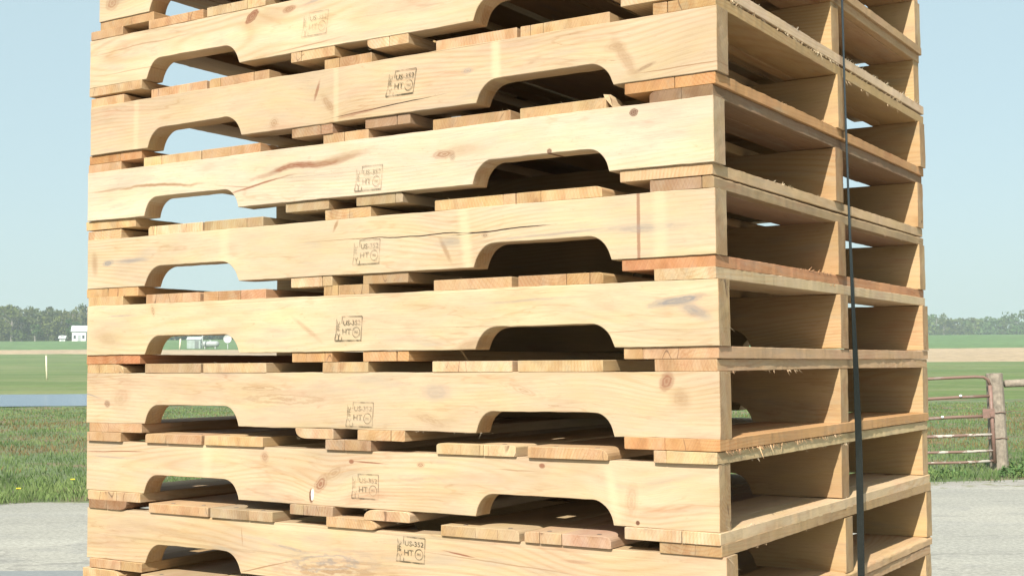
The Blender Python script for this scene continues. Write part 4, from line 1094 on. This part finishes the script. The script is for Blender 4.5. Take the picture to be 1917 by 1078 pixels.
def wood_stuff(name, spots, seed, label, leaves, size, hue):
    r = np.random.default_rng(seed); V = []; F = []; MI = []; T = []
    for (l, d, h, w) in spots:
        z = float(zland(l, d)); p = W(l, d, z)
        tv, tf = trunk_geo(r, p.x, p.y, p.z, h, .16 + h * .012, 4)
        o = len(V); V += [tuple(v) for v in tv]; F += [tuple(a + o for a in f) for f in tf]; MI += [1] * len(tf); T += [(1, 1, 1, 1)] * len(tv)
        P = crown_pts(r, leaves, w, h * .95, h * .04) + np.array([p.x, p.y, p.z])
        Q = quads(r, P, size).reshape(-1, 3); o = len(V); V += [tuple(v) for v in Q]
        F += [(o + 4 * k, o + 4 * k + 1, o + 4 * k + 2, o + 4 * k + 3) for k in range(leaves)]; MI += [0] * leaves
        b = r.uniform(.7, 1.25); tt = (hue[0] * b * r.uniform(.85, 1.25), hue[1] * b * r.uniform(.92, 1.1), hue[2] * b * r.uniform(.8, 1.2), 1)
        T += [tt] * (4 * leaves)
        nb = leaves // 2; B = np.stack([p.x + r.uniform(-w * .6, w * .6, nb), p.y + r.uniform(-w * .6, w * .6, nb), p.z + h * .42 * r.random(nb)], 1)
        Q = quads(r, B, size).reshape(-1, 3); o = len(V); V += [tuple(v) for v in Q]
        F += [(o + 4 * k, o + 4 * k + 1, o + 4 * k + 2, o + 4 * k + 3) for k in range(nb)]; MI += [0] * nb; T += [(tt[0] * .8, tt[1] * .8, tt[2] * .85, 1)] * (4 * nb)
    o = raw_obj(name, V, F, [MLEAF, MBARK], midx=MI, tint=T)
    tag(o, label, 'woods', None, 'stuff')
rr_ = random.Random(11)
spots = []
for row, (d0, hh) in enumerate(((402, 9.6), (409, 12.), (418, 13.5), (428, 14.))):
    l = -235. + row * 2
    while l < 40:
        hs = hh * (.82 + .2 * mnoise.noise((l * .045, row * .4, 0)) + rr_.uniform(-.06, .14))
        # profile of the left woods: tallest at the photo's left edge
        hs *= float(np.interp(l, [-235, -165, -150, -140, -128, -60, 40], [1.14, 1.14, 1.06, 1.0, 1.05, .95, .9]))
        spots.append((l, d0 + rr_.uniform(-4, 4) + (8 if l > -140 else 0), hs, hs * rr_.uniform(.7, .95)))
        l += rr_.uniform(3.6, 5.6)
wood_stuff('woods', spots, 5, 'hazy spring woods along the top of the fields left of and behind the stack', 420, .55, (.8, .8, .8))
spots = []
for row, (d0, hh) in enumerate(((600, 9.5), (612, 11.8), (626, 12.8))):
    l = 20. + row * 3
    while l < 420:
        hs = hh * (.86 + .28 * mnoise.noise((l * .05, 3 + row * .3, 0)) + rr_.uniform(-.05, .10))
        hs *= float(np.interp(l, [20, 195, 215, 222, 228, 236, 245, 262, 420], [.9, 1.02, .98, .92, .82, .92, 1.0, 1.05, 1.0]))
        spots.append((l, d0 + rr_.uniform(-5, 5), hs, hs * rr_.uniform(.8, 1.1)))
        l += rr_.uniform(4.5, 7.)
wood_stuff('woods', spots, 6, 'distant hazy woods on the skyline right of the stack', 300, .75, (.75, .85, .8))

def tree(l, d, h, w, seed, label, hue, leaves=900, size=.38, low=.14):
    r = np.random.default_rng(seed); z = float(zland(l, d))
    root = empty('tree', W(l, d, z)); tag(root, label, 'tree', 'trees standing out from the left woods')
    tv, tf = trunk_geo(r, 0, 0, 0, h, .2 + h * .014, 9); raw_obj('trunk', tv, tf, MBARK, root)
    P = crown_pts(r, leaves, w, h * (1 - low), h * low); Q = quads(r, P, size).reshape(-1, 3)
    raw_obj('crown', Q, [(4 * k, 4 * k + 1, 4 * k + 2, 4 * k + 3) for k in range(leaves)], MLEAF, root, tint=[(hue[0], hue[1], hue[2], 1)] * (4 * leaves))
tree(-154.5, 400., 13.8, 10.5, 21, 'broad olive-green tree, tallest of the woods at the left edge of the photo', (1.15, 1.05, .85))
tree(-135.5, 401., 7.2, 5.2, 22, 'dark green tree just left of the white farmhouse', (.55, .8, .62), 700)
tree(-131.5, 425., 15.2, 8.5, 23, 'greyish round-topped tree rising behind the white farmhouse', (.85, .92, .95))
tree(-146.5, 398., 5.6, 4.6, 24, 'low dark bushy tree midway between the photo edge and the farmhouse', (.6, .8, .65), 500)

# ------------------------------------------------------------------ haze
def haze_box():
    pts = [(-660, -44), (660, -44), (660, 1285), (-660, 1285)]
    z0, z1 = -3.0, 36.
    V = [W(l, d, z0) for l, d in pts] + [W(l, d, z1) for l, d in pts]
    F = [(0, 3, 2, 1), (4, 5, 6, 7), (0, 1, 5, 4), (1, 2, 6, 5), (2, 3, 7, 6), (3, 0, 4, 7)]
    m = bpy.data.materials.new('haze air'); m.use_nodes = True; t = m.node_tree; t.nodes.clear()
    out = t.nodes.new('ShaderNodeOutputMaterial'); v = t.nodes.new('ShaderNodeVolumePrincipled')
    v.inputs['Color'].default_value = (.86, .94, 1., 1); v.inputs['Density'].default_value = HAZE; v.inputs['Anisotropy'].default_value = .2
    t.links.new(v.outputs[0], out.inputs['Volume'])
    o = raw_obj('haze', V, F, m); tag(o, 'thin pale haze over the fields', None, None, 'stuff')
HAZE = .00058
haze_box()

# ------------------------------------------------------------------ light
SUN = Vector((.192, -.754, .628)).normalized()
w = bpy.data.worlds.new('World'); scene.world = w; w.use_nodes = True
t = w.node_tree; t.nodes.clear()
out = t.nodes.new('ShaderNodeOutputWorld'); bg = t.nodes.new('ShaderNodeBackground'); sky = t.nodes.new('ShaderNodeTexSky')
sky.sky_type = 'NISHITA'; sky.sun_disc = False
sky.sun_elevation = math.asin(SUN.z); sky.sun_rotation = math.atan2(SUN.x, SUN.y)
sky.air_density = 1.0; sky.dust_density = 3.0; sky.ozone_density = 1.6; sky.altitude = 100.
bg.inputs['Strength'].default_value = .10
gw = N(t)
hz = gw.mix(.74, sky.outputs[0], (3.22, 4.20, 4.30, 1))     # thin high overcast veil whitening the blue
t.links.new(hz, bg.inputs[0]); t.links.new(bg.outputs[0], out.inputs[0])
sl = bpy.data.lights.new('Sun', 'SUN'); so_ = bpy.data.objects.new('Sun', sl); COL.objects.link(so_)
sl.energy = 4.8; sl.angle = R(.55); sl.color = (1., .955, .87)
so_.rotation_euler = SUN.to_track_quat('Z', 'Y').to_euler(); so_.location = (3, -6, 8)

vs = scene.view_settings
scene.display_settings.display_device = 'sRGB'
vs.view_transform = 'Standard'; vs.look = 'None'; vs.exposure = .9; vs.gamma = 1.; vs.use_curve_mapping = False
scene.render.resolution_x = 1024; scene.render.resolution_y = 575
scene.render.engine = 'CYCLES'
cy = scene.cycles
cy.max_bounces = 8; cy.diffuse_bounces = 4; cy.glossy_bounces = 2; cy.transmission_bounces = 2; cy.volume_bounces = 1; cy.transparent_max_bounces = 8
